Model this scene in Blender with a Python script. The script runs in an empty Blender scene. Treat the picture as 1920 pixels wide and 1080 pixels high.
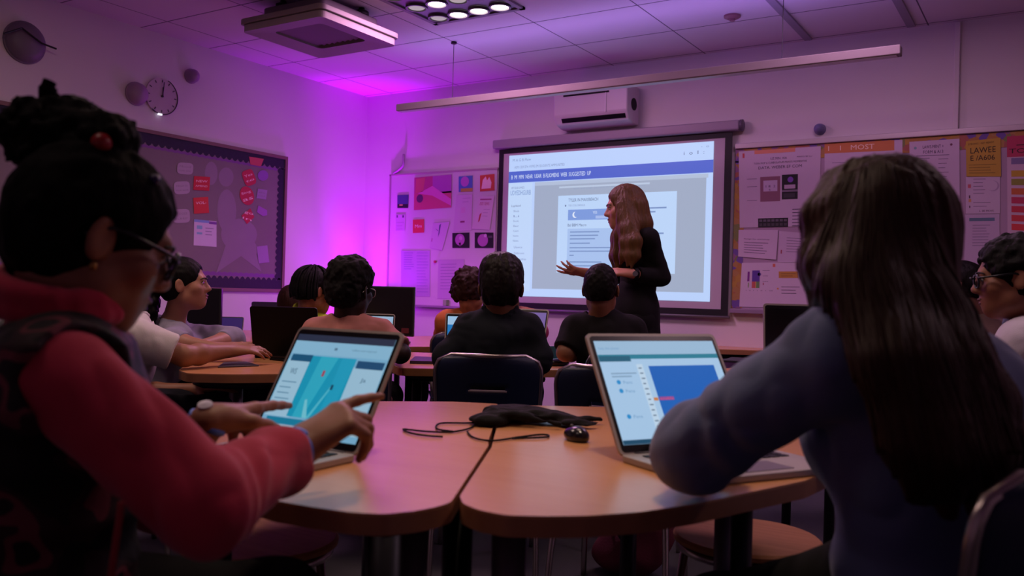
import bpy, math, random
import numpy as np
from mathutils import Vector, Matrix
random.seed(7)
SC = bpy.context.scene
COL = SC.collection
PI = math.pi
V = lambda *a: np.array(a if len(a) > 1 else a[0], dtype=float)
def nrm(v):
    v = np.asarray(v, float)
    return v / (np.linalg.norm(v) + 1e-12)
# ------------------------------------------------------------------ camera
EYE = V(0.0, 0.0, 1.05)
FPX, CX, CY = 1637.0, 960.0, 540.0
_vy = nrm((1034, -40, -FPX))
_vx = nrm((2593, -62, FPX))
_vx = nrm(_vx - _vy * _vx.dot(_vy))
_vz = np.cross(_vx, _vy)
ROT = np.stack([_vx, _vy, _vz])            # world = ROT @ camera vector
CAMF = nrm((ROT @ V(0, 0, -1)) * V(1, 1, 0))
CAMR = np.cross(CAMF, V(0, 0, 1))
UP = V(0, 0, 1)
def ray(px, py):
    return ROT @ V((px - CX) / FPX, (CY - py) / FPX, -1.0)
def P(px, py, d):                         # point seen at a pixel, at distance d along the view
    return EYE + ray(px, py) * d
def PZ(px, py, z):
    r = ray(px, py); return EYE + r * ((z - EYE[2]) / r[2])
def PY(px, py, y):
    r = ray(px, py); return EYE + r * ((y - EYE[1]) / r[1])
def PX(px, py, x):
    r = ray(px, py); return EYE + r * ((x - EYE[0]) / r[0])
def heading(a):                           # horizontal direction, degrees clockwise from the view direction
    a = math.radians(a)
    return CAMF * math.cos(a) + CAMR * math.sin(a)
cd = bpy.data.cameras.new('camera'); cam = bpy.data.objects.new('camera', cd); COL.objects.link(cam)
cd.sensor_width = 36.0; cd.lens = FPX / 1920 * 36.0; cd.clip_start = .02
m = Matrix(ROT.tolist()).to_4x4(); m.translation = Vector(EYE); cam.matrix_world = m
SC.camera = cam
# ------------------------------------------------------------------ materials
def lin(c):
    if isinstance(c, str):
        c = c.lstrip('#'); c = [int(c[i:i + 2], 16) / 255 for i in (0, 2, 4)]
    return tuple(((x / 12.92) if x <= .04045 else ((x + .055) / 1.055) ** 2.4) for x in c) + (1.0,)
MATS = {}
def mat(name, col, rough=.6, metal=0.0, bump=None, var=None, spec=.5, sss=0, emit=0, coat=0, sheen=0, stretch=None):
    """procedural material; bump=(scale,strength), var=(scale,amount) mottles the colour"""
    if name in MATS: return MATS[name]
    m = bpy.data.materials.new(name); m.use_nodes = True
    nt = m.node_tree; b = nt.nodes['Principled BSDF']
    c = lin(col)
    b.inputs['Base Color'].default_value = c
    b.inputs['Roughness'].default_value = rough
    b.inputs['Metallic'].default_value = metal
    b.inputs['Specular IOR Level'].default_value = spec
    if coat: b.inputs['Coat Weight'].default_value = coat; b.inputs['Coat Roughness'].default_value = .25
    if sheen: b.inputs['Sheen Weight'].default_value = sheen; b.inputs['Sheen Roughness'].default_value = .5
    if sss:
        b.inputs['Subsurface Weight'].default_value = sss
        b.inputs['Subsurface Radius'].default_value = (.012, .005, .003)
    if emit:
        b.inputs['Emission Color'].default_value = c
        b.inputs['Emission Strength'].default_value = emit
        b.inputs['Base Color'].default_value = (c[0] * .1, c[1] * .1, c[2] * .1, 1)
    tc = nt.nodes.new('ShaderNodeTexCoord')
    vec = tc.outputs['Object']
    if stretch:
        mp = nt.nodes.new('ShaderNodeMapping'); mp.inputs['Scale'].default_value = stretch
        nt.links.new(vec, mp.inputs['Vector']); vec = mp.outputs['Vector']
    if var:
        n = nt.nodes.new('ShaderNodeTexNoise'); n.inputs['Scale'].default_value = var[0]; n.inputs['Detail'].default_value = 4
        nt.links.new(vec, n.inputs['Vector'])
        mx = nt.nodes.new('ShaderNodeMix'); mx.data_type = 'RGBA'
        a = var[1]
        mx.inputs['A'].default_value = (c[0] * (1 - a), c[1] * (1 - a), c[2] * (1 - a), 1)
        mx.inputs['B'].default_value = (min(1, c[0] * (1 + a)), min(1, c[1] * (1 + a)), min(1, c[2] * (1 + a)), 1)
        nt.links.new(n.outputs['Fac'], mx.inputs['Factor'])
        nt.links.new(mx.outputs['Result'], b.inputs['Base Color'])
    if bump:
        n = nt.nodes.new('ShaderNodeTexNoise'); n.inputs['Scale'].default_value = bump[0]; n.inputs['Detail'].default_value = 3
        nt.links.new(vec, n.inputs['Vector'])
        bp = nt.nodes.new('ShaderNodeBump'); bp.inputs['Strength'].default_value = bump[1]; bp.inputs['Distance'].default_value = .01
        nt.links.new(n.outputs['Fac'], bp.inputs['Height'])
        nt.links.new(bp.outputs['Normal'], b.inputs['Normal'])
    MATS[name] = m
    return m
def glow(col, k=1.0):
    return mat('glow_%s_%.2f' % (str(col), k), col, .5, emit=k)
def paint(col, rough=.7):
    return mat('paint_%s_%.2f' % (str(col), rough), col, rough, var=(60, .05))
# ------------------------------------------------------------------ objects
LOC = {}
def thing(name, label, cat, loc=(0, 0, 0), group=None):
    o = bpy.data.objects.new(name, None); COL.objects.link(o)
    o.empty_display_size = .1
    o.location = [float(x) for x in loc]; LOC[o.name] = V(*[float(x) for x in loc])
    o['label'] = label; o['category'] = cat
    if group: o['group'] = group
    return o
def tag(o, label, cat, group=None):
    o['label'] = label; o['category'] = cat
    if group: o['group'] = group
    return o
def obj(name, vf, m, parent=None, smooth=False, bevel=0, solid=0, sub=0, kind=None, autosmooth=None):
    """link one mesh object; vf = (verts, faces) in world space (or in the space of a thing built at the origin)"""
    if isinstance(vf, MB): vf = (vf.v, vf.f)
    vs, fs = vf
    L = LOC[parent.name] if parent is not None else V(0, 0, 0)
    me = bpy.data.meshes.new(name)
    vs = np.asarray(vs, float).reshape(-1, 3) - L
    if isinstance(fs, np.ndarray):
        n = len(fs); k = fs.shape[1]
        me.vertices.add(len(vs)); me.vertices.foreach_set('co', vs.astype(np.float32).ravel())
        me.loops.add(n * k); me.loops.foreach_set('vertex_index', fs.astype(np.int32).ravel())
        me.polygons.add(n); me.polygons.foreach_set('loop_start', np.arange(0, n * k, k, dtype=np.int32))
        me.update(calc_edges=True)
    else:
        me.from_pydata([tuple(v) for v in vs], [], [tuple(int(i) for i in f) for f in fs])
        me.update()
    if smooth:
        me.polygons.foreach_set('use_smooth', np.ones(len(me.polygons), dtype=bool))
    me.materials.append(m)
    o = bpy.data.objects.new(name, me); COL.objects.link(o)
    LOC[o.name] = L
    if parent is not None: o.parent = parent
    if bevel:
        md = o.modifiers.new('bevel', 'BEVEL'); md.width = bevel; md.segments = 3; md.limit_method = 'ANGLE'
        md.harden_normals = False
        me.polygons.foreach_set('use_smooth', np.ones(len(me.polygons), dtype=bool))
        es = o.modifiers.new('wn', 'WEIGHTED_NORMAL'); es.keep_sharp = False
    if solid:
        md = o.modifiers.new('solid', 'SOLIDIFY'); md.thickness = solid; md.offset = 0
    if sub:
        md = o.modifiers.new('sub', 'SUBSURF'); md.levels = sub; md.render_levels = sub
    if kind: o['kind'] = kind
    return o
def copy_tree(o, parent=None):
    c = o.copy(); COL.objects.link(c); LOC[c.name] = LOC.get(o.name, V(0, 0, 0))
    if parent is not None: c.parent = parent
    for ch in list(o.children): copy_tree(ch, c)
    return c
class MB:
    def __init__(s): s.v = []; s.f = []
    def add(s, vs, fs):
        b = len(s.v); s.v.extend([tuple(map(float, v)) for v in vs]); s.f.extend([tuple(i + b for i in f) for f in fs]); return s
    def box(s, c, size, ax=None):
        """ax = three unit axes (rows)"""
        ax = np.eye(3) if ax is None else np.asarray(ax, float)
        c = V(*c); vs = []
        for k in (-.5, .5):
            for j in (-.5, .5):
                for i in (-.5, .5):
                    vs.append(c + ax[0] * i * size[0] + ax[1] * j * size[1] + ax[2] * k * size[2])
        return s.add(vs, [(0, 2, 3, 1), (4, 5, 7, 6), (0, 1, 5, 4), (2, 6, 7, 3), (0, 4, 6, 2), (1, 3, 7, 5)])
    def prism(s, poly, z0, z1):
        n = len(poly)
        a = sum(poly[i][0] * poly[(i + 1) % n][1] - poly[(i + 1) % n][0] * poly[i][1] for i in range(n))
        if a < 0: poly = poly[::-1]
        vs = [(p[0], p[1], z0) for p in poly] + [(p[0], p[1], z1) for p in poly]
        fs = [tuple(range(n))[::-1], tuple(range(n, 2 * n))] + [(i, (i + 1) % n, n + (i + 1) % n, n + i) for i in range(n)]
        return s.add(vs, fs)
    def slab(s, quad, nv, t):
        """four (or more) world corners extruded by t along nv"""
        q = [V(*p) for p in quad]; nv = V(*nv) * t; n = len(q)
        nn = np.cross(q[1] - q[0], q[2] - q[0])
        if nn.dot(nv) < 0: q = q[::-1]
        vs = q + [p + nv for p in q]
        return s.add(vs, [tuple(range(n))[::-1], tuple(range(n, 2 * n))] + [(i, (i + 1) % n, n + (i + 1) % n, n + i) for i in range(n)])
    def tube(s, pts, r, n=8, closed=False, caps=True):
        pts = [V(*p) for p in pts]; m = len(pts)
        rs = r if hasattr(r, '__len__') else [r] * m
        t0 = nrm(pts[1] - pts[0]); a = V(0, 0, 1) if abs(t0[2]) < .9 else V(1, 0, 0)
        u = nrm(np.cross(t0, a)); vs = []
        for i, p in enumerate(pts):
            if closed: t = nrm(pts[(i + 1) % m] - pts[i - 1])
            else: t = nrm(pts[min(i + 1, m - 1)] - pts[max(i - 1, 0)])
            u = nrm(u - t * u.dot(t)); w = np.cross(t, u)
            for k in range(n):
                an = 2 * PI * k / n
                vs.append(p + (u * math.cos(an) + w * math.sin(an)) * rs[i])
        fs = []
        for i in range(m if closed else m - 1):
            j = (i + 1) % m
            for k in range(n):
                fs.append((i * n + k, i * n + (k + 1) % n, j * n + (k + 1) % n, j * n + k))
        if caps and not closed:
            fs.append(tuple(range(n))[::-1]); fs.append(tuple(range((m - 1) * n, m * n)))
        return s.add(vs, fs)
    def lathe(s, prof, c, ax=(0, 0, 1), n=24, caps=True):
        ax = nrm(ax); a = V(1, 0, 0) if abs(ax[0]) < .9 else V(0, 1, 0)
        u = nrm(np.cross(ax, a)); w = np.cross(ax, u); c = V(*c); vs = []; fs = []
        for (r, h) in prof:
            for k in range(n):
                an = 2 * PI * k / n
                vs.append(c + ax * h + (u * math.cos(an) + w * math.sin(an)) * max(r, 1e-4))
        for i in range(len(prof) - 1):
            for k in range(n):
                fs.append((i * n + k, i * n + (k + 1) % n, (i + 1) * n + (k + 1) % n, (i + 1) * n + k))
        if caps: fs.append(tuple(range(n))[::-1]); fs.append(tuple(range((len(prof) - 1) * n, len(prof) * n)))
        return s.add(vs, fs)
def spline(pts, n=8, closed=False):
    pts = [V(*p) for p in pts]; m = len(pts); out = []
    for i in range(m if closed else m - 1):
        g = lambda j: pts[j % m] if closed else pts[min(max(j, 0), m - 1)]
        p0, p1, p2, p3 = g(i - 1), g(i), g(i + 1), g(i + 2)
        for k in range(n):
            t = k / n
            out.append(.5 * (2 * p1 + (p2 - p0) * t + (2 * p0 - 5 * p1 + 4 * p2 - p3) * t * t + (3 * p1 - p0 - 3 * p2 + p3) * t ** 3))
    if not closed: out.append(pts[-1])
    return out
def round_poly(pts, rad, n=6):
    pts = [V(p[0], p[1]) for p in pts]; m = len(pts); out = []
    rs = rad if hasattr(rad, '__len__') else [rad] * m
    for i in range(m):
        p, a, b = pts[i], pts[i - 1], pts[(i + 1) % m]
        da, db = a - p, b - p; la, lb = np.linalg.norm(da), np.linalg.norm(db)
        r = min(rs[i], la * .48, lb * .48)
        if r <= 0: out.append(p); continue
        A, B = p + da / la * r, p + db / lb * r
        for k in range(n + 1):
            t = k / n
            out.append((1 - t) ** 2 * A + 2 * t * (1 - t) * p + t * t * B)
    return [tuple(q) for q in out]
_TXT = {}
def text_mesh(s):
    """letters as flat faces; x from 0 to width, y 0..1 cap height"""
    if s in _TXT: return _TXT[s]
    cu = bpy.data.curves.new('lettering', 'FONT'); cu.body = s; cu.resolution_u = 2
    o = bpy.data.objects.new('lettering', cu)
    me = bpy.data.meshes.new_from_object(o)
    vs = np.array([v.co[:] for v in me.vertices]).reshape(-1, 3); fs = [tuple(p.vertices) for p in me.polygons]
    bpy.data.objects.remove(o); bpy.data.curves.remove(cu); bpy.data.meshes.remove(me)
    if len(vs):
        vs = vs[:, :2] - vs[:, :2].min(0)
        vs = vs / max(vs[:, 1].max(), 1e-6)
    _TXT[s] = (vs, fs)
    return _TXT[s]
class Sheet:
    """a flat quad in space; u left to right, v top to bottom, both 0..1; prints rects and letters just above it"""
    def __init__(s, tl, tr, br, bl, nv):
        s.q = [V(*p) for p in (tl, tr, br, bl)]; s.nv = nrm(nv)
        s.w = np.linalg.norm(s.q[1] - s.q[0]); s.h = np.linalg.norm(s.q[3] - s.q[0])
        s.parts = {}
    def at(s, u, v, h=0):
        a = s.q[0] * (1 - u) + s.q[1] * u; b = s.q[3] * (1 - u) + s.q[2] * u
        return a * (1 - v) + b * v + s.nv * h
    def mb(s, name, key): return s.parts.setdefault((name, key), MB())
    def poly(s, name, key, uv, h=.0006):
        ps = [s.at(u, v, h) for u, v in uv]
        if np.cross(ps[1] - ps[0], ps[2] - ps[0]).dot(s.nv) < 0: ps = ps[::-1]
        s.mb(name, key).add(ps, [tuple(range(len(ps)))]); return s
    def rect(s, name, key, u0, v0, u1, v1, h=.0006):
        return s.poly(name, key, [(u0, v0), (u1, v0), (u1, v1), (u0, v1)], h)
    def disc(s, name, key, u, v, r, h=.0006, n=18, ry=None):
        ry = ry or r * s.w / s.h
        return s.poly(name, key, [(u + r * math.cos(2 * PI * k / n), v + ry * math.sin(2 * PI * k / n)) for k in range(n)], h)
    def text(s, name, key, t, u, v, hv, wmax=None, h=.0009):
        """t with its baseline at v and cap height hv (fraction of the sheet's height)"""
        vs, fs = text_mesh(t)
        if not len(vs): return s
        sc = hv * s.h / s.w; wd = vs[:, 0].max() * sc
        k = 1.0 if (wmax is None) else wmax / wd
        ps = [s.at(u + x * sc * k, v - y * hv, h) for x, y in vs]
        fs2 = []
        for f in fs:
            a, b, c = ps[f[0]], ps[f[1]], ps[f[2]]
            fs2.append(f if np.cross(b - a, c - a).dot(s.nv) >= 0 else f[::-1])
        s.mb(name, key).add(ps, fs2); return s
    def lines(s, name, key, u0, u1, v0, v1, n, th=.006, ragged=.3, h=.0006, seed=1):
        r = random.Random(seed)
        for i in range(n):
            v = v0 + (v1 - v0) * i / max(1, n - 1)
            s.rect(name, key, u0, v - th / 2, u1 - (u1 - u0) * ragged * r.random(), v + th / 2, h)
        return s
    def emit(s, parent, mk):
        for (name, key), mb in s.parts.items():
            obj(name, mb, mk(key), parent)
# ------------------------------------------------------------------ implicit surfaces
_TAB = np.random.default_rng(3).random((32, 32, 32)).astype(np.float32) * 2 - 1
def vnoise(Q):
    """smooth value noise in -1..1 at points (N,3)"""
    i = np.floor(Q).astype(int); f = (Q - i).astype(np.float32); f = f * f * (3 - 2 * f)
    i0 = i & 31; i1 = (i + 1) & 31
    g = lambda a, b, c: _TAB[a, b, c]
    x0, y0, z0 = i0.T; x1, y1, z1 = i1.T; fx, fy, fz = f.T
    c00 = g(x0, y0, z0) * (1 - fx) + g(x1, y0, z0) * fx; c10 = g(x0, y1, z0) * (1 - fx) + g(x1, y1, z0) * fx
    c01 = g(x0, y0, z1) * (1 - fx) + g(x1, y0, z1) * fx; c11 = g(x0, y1, z1) * (1 - fx) + g(x1, y1, z1) * fx
    return (c00 * (1 - fy) + c10 * fy) * (1 - fz) + (c01 * (1 - fy) + c11 * fy) * fz
def fbm(Q, o=3):
    r = 0; a = 1
    for k in range(o):
        r = r + a * vnoise(Q * (2 ** k) + 7.3 * k); a *= .5
    return r
class SDF:
    def __init__(s): s.p = []
    def _add(s, fn, lo, hi, k, op): s.p.append((fn, V(*lo), V(*hi), k, op)); return s
    def cone(s, a, b, ra, rb=None, k=.02, op='u', sq=None):
        """tapered capsule; sq=(direction, factor) flattens it across that direction"""
        a = V(*a); b = V(*b); rb = ra if rb is None else rb
        d = b - a; L2 = float(d.dot(d)) + 1e-12; R = max(ra, rb)
        if sq is not None: n = nrm(sq[0]); g = 1 / sq[1] - 1
        def fn(X, Y, Z):
            x, y, z = X - a[0], Y - a[1], Z - a[2]
            t = np.clip((x * d[0] + y * d[1] + z * d[2]) / L2, 0, 1)
            ex, ey, ez = x - t * d[0], y - t * d[1], z - t * d[2]
            if sq is not None:
                q = (ex * n[0] + ey * n[1] + ez * n[2]) * g
                ex, ey, ez = ex + q * n[0], ey + q * n[1], ez + q * n[2]
            r = np.sqrt(ex * ex + ey * ey + ez * ez) - (ra + (rb - ra) * t)
            return r * (sq[1] if (sq is not None and sq[1] < 1) else 1)
        return s._add(fn, np.minimum(a, b) - R, np.maximum(a, b) + R, k, op)
    def ell(s, c, r, R=None, k=.02, op='u'):
        c = V(*c); r = V(*r); R = np.eye(3) if R is None else R     # columns of R are the local axes
        def fn(X, Y, Z):
            x, y, z = X - c[0], Y - c[1], Z - c[2]
            l = [(x * R[0, i] + y * R[1, i] + z * R[2, i]) / r[i] for i in range(3)]
            k0 = np.sqrt(l[0] ** 2 + l[1] ** 2 + l[2] ** 2)
            k1 = np.sqrt((l[0] / r[0]) ** 2 + (l[1] / r[1]) ** 2 + (l[2] / r[2]) ** 2) + 1e-9
            return k0 * (k0 - 1) / k1
        e = np.sqrt(((R * r) ** 2).sum(1))
        return s._add(fn, c - e, c + e, k, op)
    def slice(s, e, d, rad, k=.004):
        """remove what lies beyond the point e along d, within rad of it: an open end"""
        def fn(X, Y, Z):
            x, y, z = X - e[0], Y - e[1], Z - e[2]
            return np.maximum(-(x * d[0] + y * d[1] + z * d[2]), np.sqrt(x * x + y * y + z * z) - rad)
        return s._add(fn, V(*e) - rad, V(*e) + rad, k, 's')
    def cut(s, c, n, k=.004):
        """keep only the side the normal points away from"""
        c = V(*c); n = nrm(n)
        def fn(X, Y, Z): return -((X - c[0]) * n[0] + (Y - c[1]) * n[1] + (Z - c[2]) * n[2])
        return s._add(fn, (-9e9,) * 3, (9e9,) * 3, k, 's')
    def mesh(s, vox, disp=None, smooth=1):
        us = [p for p in s.p if p[4] == 'u']
        pad = vox * 4 + .012
        lo = np.min([p[1] for p in us], 0) - pad; hi = np.max([p[2] for p in us], 0) + pad
        n = np.ceil((hi - lo) / vox).astype(int) + 1
        ax = [(lo[i] + vox * np.arange(n[i])).astype(np.float32) for i in range(3)]
        f = np.full(n, 1.0, np.float32)
        for fn, a, b, k, op in s.p:
            m = k + vox * 3 + (.03 if op == 'u' else 0)
            i0 = np.clip(np.floor((a - m - lo) / vox), 0, n - 1).astype(int); i1 = np.clip(np.ceil((b + m - lo) / vox) + 1, 1, n).astype(int)
            if (i1 <= i0).any(): continue
            sl = tuple(slice(i0[i], i1[i]) for i in range(3))
            X = ax[0][sl[0]][:, None, None]; Y = ax[1][sl[1]][None, :, None]; Z = ax[2][sl[2]][None, None, :]
            d = fn(X, Y, Z).astype(np.float32); g = f[sl]
            if op == 'u':
                h = np.clip(.5 + .5 * (g - d) / k, 0, 1); f[sl] = g + (d - g) * h - k * h * (1 - h)
            else:
                h = np.clip(.5 - .5 * (g + d) / k, 0, 1); f[sl] = g + (-d - g) * h + k * h * (1 - h)
        if disp is not None:
            ii = np.nonzero(np.abs(f) < .03)
            Q = np.stack([ax[i][ii[i]] for i in range(3)], 1)
            f[ii] += disp(Q).astype(np.float32)
        ins = f < 0
        c = np.zeros(n - 1, np.uint8)
        for i in (0, 1):
            for j in (0, 1):
                for k in (0, 1):
                    c += ins[i:n[0] - 1 + i, j:n[1] - 1 + j, k:n[2] - 1 + k]
        act = np.nonzero((c > 0) & (c < 8)); cells = np.stack(act, 1)
        flat = np.ravel_multi_index(act, tuple(n - 1))
        off = [(i, j, k) for i in (0, 1) for j in (0, 1) for k in (0, 1)]
        val = np.stack([f[act[0] + o[0], act[1] + o[1], act[2] + o[2]] for o in off], 1)
        acc = np.zeros((len(cells), 3)); cnt = np.zeros(len(cells))
        for p in range(8):
            for q in range(p + 1, 8):
                op_, oq = np.array(off[p]), np.array(off[q])
                if np.abs(op_ - oq).sum() != 1: continue
                va, vb = val[:, p], val[:, q]; cr = (va < 0) != (vb < 0)
                t = np.where(cr, va / np.where(cr, va - vb, 1), 0)
                acc += np.where(cr[:, None], op_ + (oq - op_) * t[:, None], 0); cnt += cr
        vs = lo + (cells + acc / cnt[:, None]) * vox
        quads = []
        for a in range(3):
            u, v = (a + 1) % 3, (a + 2) % 3
            s0 = [slice(1, n[i] - 1) for i in range(3)]; s1 = list(s0)
            s0[a] = slice(0, n[a] - 1); s1[a] = slice(1, n[a])
            A, B = ins[tuple(s0)], ins[tuple(s1)]
            e = np.nonzero(A != B); ei = [e[i] + (0 if i == a else 1) for i in range(3)]
            fl = A[e]
            def cid(du, dv):
                w = [ei[0].copy(), ei[1].copy(), ei[2].copy()]; w[u] -= du; w[v] -= dv
                return np.searchsorted(flat, np.ravel_multi_index(w, tuple(n - 1)))
            q = np.stack([cid(1, 1), cid(0, 1), cid(0, 0), cid(1, 0)], 1)
            q[~fl] = q[~fl][:, ::-1]
            quads.append(q)
        quads = np.concatenate(quads)
        for _ in range(smooth):
            e0 = quads.ravel(); e1 = np.roll(quads, -1, 1).ravel()
            k = np.bincount(e0, minlength=len(vs)) + np.bincount(e1, minlength=len(vs))
            nv = np.zeros_like(vs)
            for d_ in range(3):
                nv[:, d_] = (np.bincount(e0, vs[e1, d_], len(vs)) + np.bincount(e1, vs[e0, d_], len(vs))) / np.maximum(k, 1)
            vs = vs * .5 + nv * .5
        return vs, quads
# ================================================================== room shell
D, XL, XR, YB, ZC = 5.9, -5.315, 2.3, -2.3, 2.78
WALL = mat('wall_paint', '#d9cfd6', .75, bump=(35, .05), var=(3, .03))
def ceiling_mat():
    m = mat('ceiling_tiles', '#d2c6cf', .85, bump=(120, .12))
    nt = m.node_tree; b = nt.nodes['Principled BSDF']
    tc = nt.nodes.new('ShaderNodeTexCoord'); sp = nt.nodes.new('ShaderNodeSeparateXYZ'); nt.links.new(tc.outputs['Object'], sp.inputs[0])
    def mth(op, a, v):
        n = nt.nodes.new('ShaderNodeMath'); n.operation = op
        nt.links.new(a, n.inputs[0])
        if hasattr(v, 'links'): nt.links.new(v, n.inputs[1])
        else: n.inputs[1].default_value = v
        return n.outputs[0]
    def seam(o, off, per, wd):
        d = mth('SUBTRACT', o, off); d = mth('DIVIDE', d, per); d = mth('FRACT', d, 0)
        d = mth('SUBTRACT', d, .5); d = mth('ABSOLUTE', d, 0)
        return mth('GREATER_THAN', d, .5 - wd / per)
    s = mth('MAXIMUM', seam(sp.outputs['X'], -3.6, .715, .004), seam(sp.outputs['Y'], 4.735, .56, .005))
    mx = nt.nodes.new('ShaderNodeMix'); mx.data_type = 'RGBA'
    mx.inputs['A'].default_value = lin('#d2c6cf'); mx.inputs['B'].default_value = lin('#5d5060')
    nt.links.new(s, mx.inputs['Factor']); nt.links.new(mx.outputs['Result'], b.inputs['Base Color'])
    return m
def struct(name, mb, m, **k):
    return obj(name, mb, m, kind='structure', **k)
T = .12
struct('floor', MB().box(((XL + XR) / 2, (YB + D) / 2, -.05), (XR - XL + .4, D - YB + .4, .1)),
       mat('carpet', '#4a4750', .95, bump=(400, .5), var=(9, .12)))
struct('ceiling', MB().box(((XL + XR) / 2, (YB + D) / 2, ZC + .05), (XR - XL + .4, D - YB + .4, .1)), ceiling_mat())
struct('wall_front', MB().box(((XL + XR) / 2, D + T / 2, ZC / 2), (XR - XL + 2 * T, T, ZC)), WALL)
struct('wall_left', MB().box((XL - T / 2, (YB + D) / 2, ZC / 2), (T, D - YB, ZC)), WALL)
struct('wall_right', MB().box((XR + T / 2, (YB + D) / 2, ZC / 2), (T, D - YB, ZC)), WALL)
struct('wall_back', MB().box(((XL + XR) / 2, YB - T / 2, ZC / 2), (XR - XL + 2 * T, T, ZC)), WALL)
GREYTRIM = mat('grey_trim', '#8f8593', .6, bump=(60, .03))
struct('baseboard_front', MB().box(((XL + XR) / 2, D - .008, .05), (XR - XL - .04, .014, .1)), GREYTRIM, bevel=.003)
struct('baseboard_left', MB().box((XL + .008, (YB + D) / 2, .05), (.014, D - YB - .04, .1)), GREYTRIM, bevel=.003)
for i, x in enumerate((-1.45, -.83)):
    struct('trim_%d' % (i + 1), MB().box((x, 3.3, ZC - .007), (.05, 5.1, .014)), GREYTRIM, bevel=.003)
struct('trim_3', MB().box((PY(1795, 120, D)[0], D - .015, 2.43), (.03, .028, .68)), WALL, bevel=.004)
WHITE = mat('white_plastic', '#cfc8cc', .45, bump=(40, .02))
DARK = mat('dark_plastic', '#0c0c12', .42, bump=(90, .03))
BLACK = mat('black_plastic', '#050507', .5, bump=(90, .03), spec=.2)
STEEL = mat('brushed_steel', '#9a949b', .33, 1.0, bump=(200, .03))
DSTEEL = mat('dark_steel', '#2a2930', .4, .8, bump=(200, .03))
# ------------------------------------------------------------------ ceiling fittings
lp = thing('ceiling_light', 'recessed square ceiling light with glowing round lamps in a louvred tray', 'light', (-3.12, 4.12, ZC))
x0, x1, y0, y1 = -3.46, -2.78, 3.79, 4.46
f = MB()
for a, b in (((x0, y0), (x1, y0 + .03)), ((x0, y1 - .03), (x1, y1)), ((x0, y0), (x0 + .03, y1)), ((x1 - .03, y0), (x1, y1))):
    f.box(((a[0] + b[0]) / 2, (a[1] + b[1]) / 2, ZC - .008), (b[0] - a[0], b[1] - a[1], .014))
obj('frame', f, mat('light_frame', '#7d7280', .5, bump=(60, .02)), lp)
obj('tray', MB().box(((x0 + x1) / 2, (y0 + y1) / 2, ZC - .003), (x1 - x0 - .06, y1 - y0 - .06, .004)), mat('light_tray', '#6d6470', .35, .6, bump=(60, .02)), lp)
for i in range(4):
    for j in range(3):
        c = (x0 + .11 + i * .153, y1 - .11 - j * .22, ZC - .016)
        on = (j == 0 and i > 0) or (j == 1 and i == 1)
        o = obj('lamp', MB().lathe([(.0, 0), (.045, .0), (.052, .006), (.052, .01)], c, n=20), glow('#fff3ea', 7.0 if on else .35), lp, smooth=False)
        obj('louvre_ring', MB().lathe([(.056, -.004), (.068, -.004), (.068, .01), (.056, .01), (.056, -.004)], c, n=20, caps=False), mat('light_tray', '#6d6470'), lp)
ac = thing('ceiling_air_cassette', 'square ceiling air unit with recessed grille hung on two poles', 'air conditioner', (-3.9, 3.88, 2.58))
def sq(cx, cy, a, r=.03): return round_poly([(cx - a, cy - a), (cx + a, cy - a), (cx + a, cy + a), (cx - a, cy + a)], r)
ccx, ccy = -3.9, 3.885; CAS = mat('cassette_plastic', '#8f8088', .55, bump=(50, .02))
fr = MB(); o_, i_ = sq(ccx, ccy, .33, .04), sq(ccx, ccy, .2, .04); n = len(o_)
vs = [(p[0], p[1], 2.585) for p in o_] + [(p[0], p[1], 2.60) for p in i_] + [(p[0], p[1], 2.625) for p in o_] + [(p[0], p[1], 2.64) for p in i_]
fr.add(vs, [(k, n + k, n + (k + 1) % n, (k + 1) % n) for k in range(n)] + [(2 * n + k, 2 * n + (k + 1) % n, 3 * n + (k + 1) % n, 3 * n + k) for k in range(n)]
       + [(k, (k + 1) % n, 2 * n + (k + 1) % n, 2 * n + k) for k in range(n)] + [(n + k, 3 * n + k, 3 * n + (k + 1) % n, n + (k + 1) % n) for k in range(n)])
obj('fascia', fr, CAS, ac)
obj('rim', MB().prism(sq(ccx, ccy, .345, .045), 2.628, 2.66), mat('cassette_rim', '#7f7379', .5), ac, bevel=.004)
g = MB()
for k in range(9): g.box((ccx - .18 + k * .045, ccy, 2.622), (.036, .37, .006), [(.94, 0, .34), (0, 1, 0), (-.34, 0, .94)])
obj('grille', g, mat('cassette_grille', '#6a5a66', .6), ac)
obj('housing', MB().prism(sq(ccx, ccy, .25, .04), 2.66, 2.74), mat('cassette_housing', '#64586a', .6), ac, bevel=.01)
for dx, dy in ((-.12, -.2), (.22, .12)):
    obj('pole', MB().tube([(ccx + dx, ccy + dy, 2.70), (ccx + dx, ccy + dy, ZC - .001)], .018, 12), DSTEEL, ac, smooth=True)
    obj('bracket', MB().lathe([(.045, 0), (.045, .02), (.02, .035)], (ccx + dx, ccy + dy, 2.735), n=16), DSTEEL, ac)
obj('cable', MB().tube([(ccx - .3, ccy - .05, 2.66), (ccx - .305, ccy - .05, ZC)], .003, 6), DARK, ac)
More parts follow.
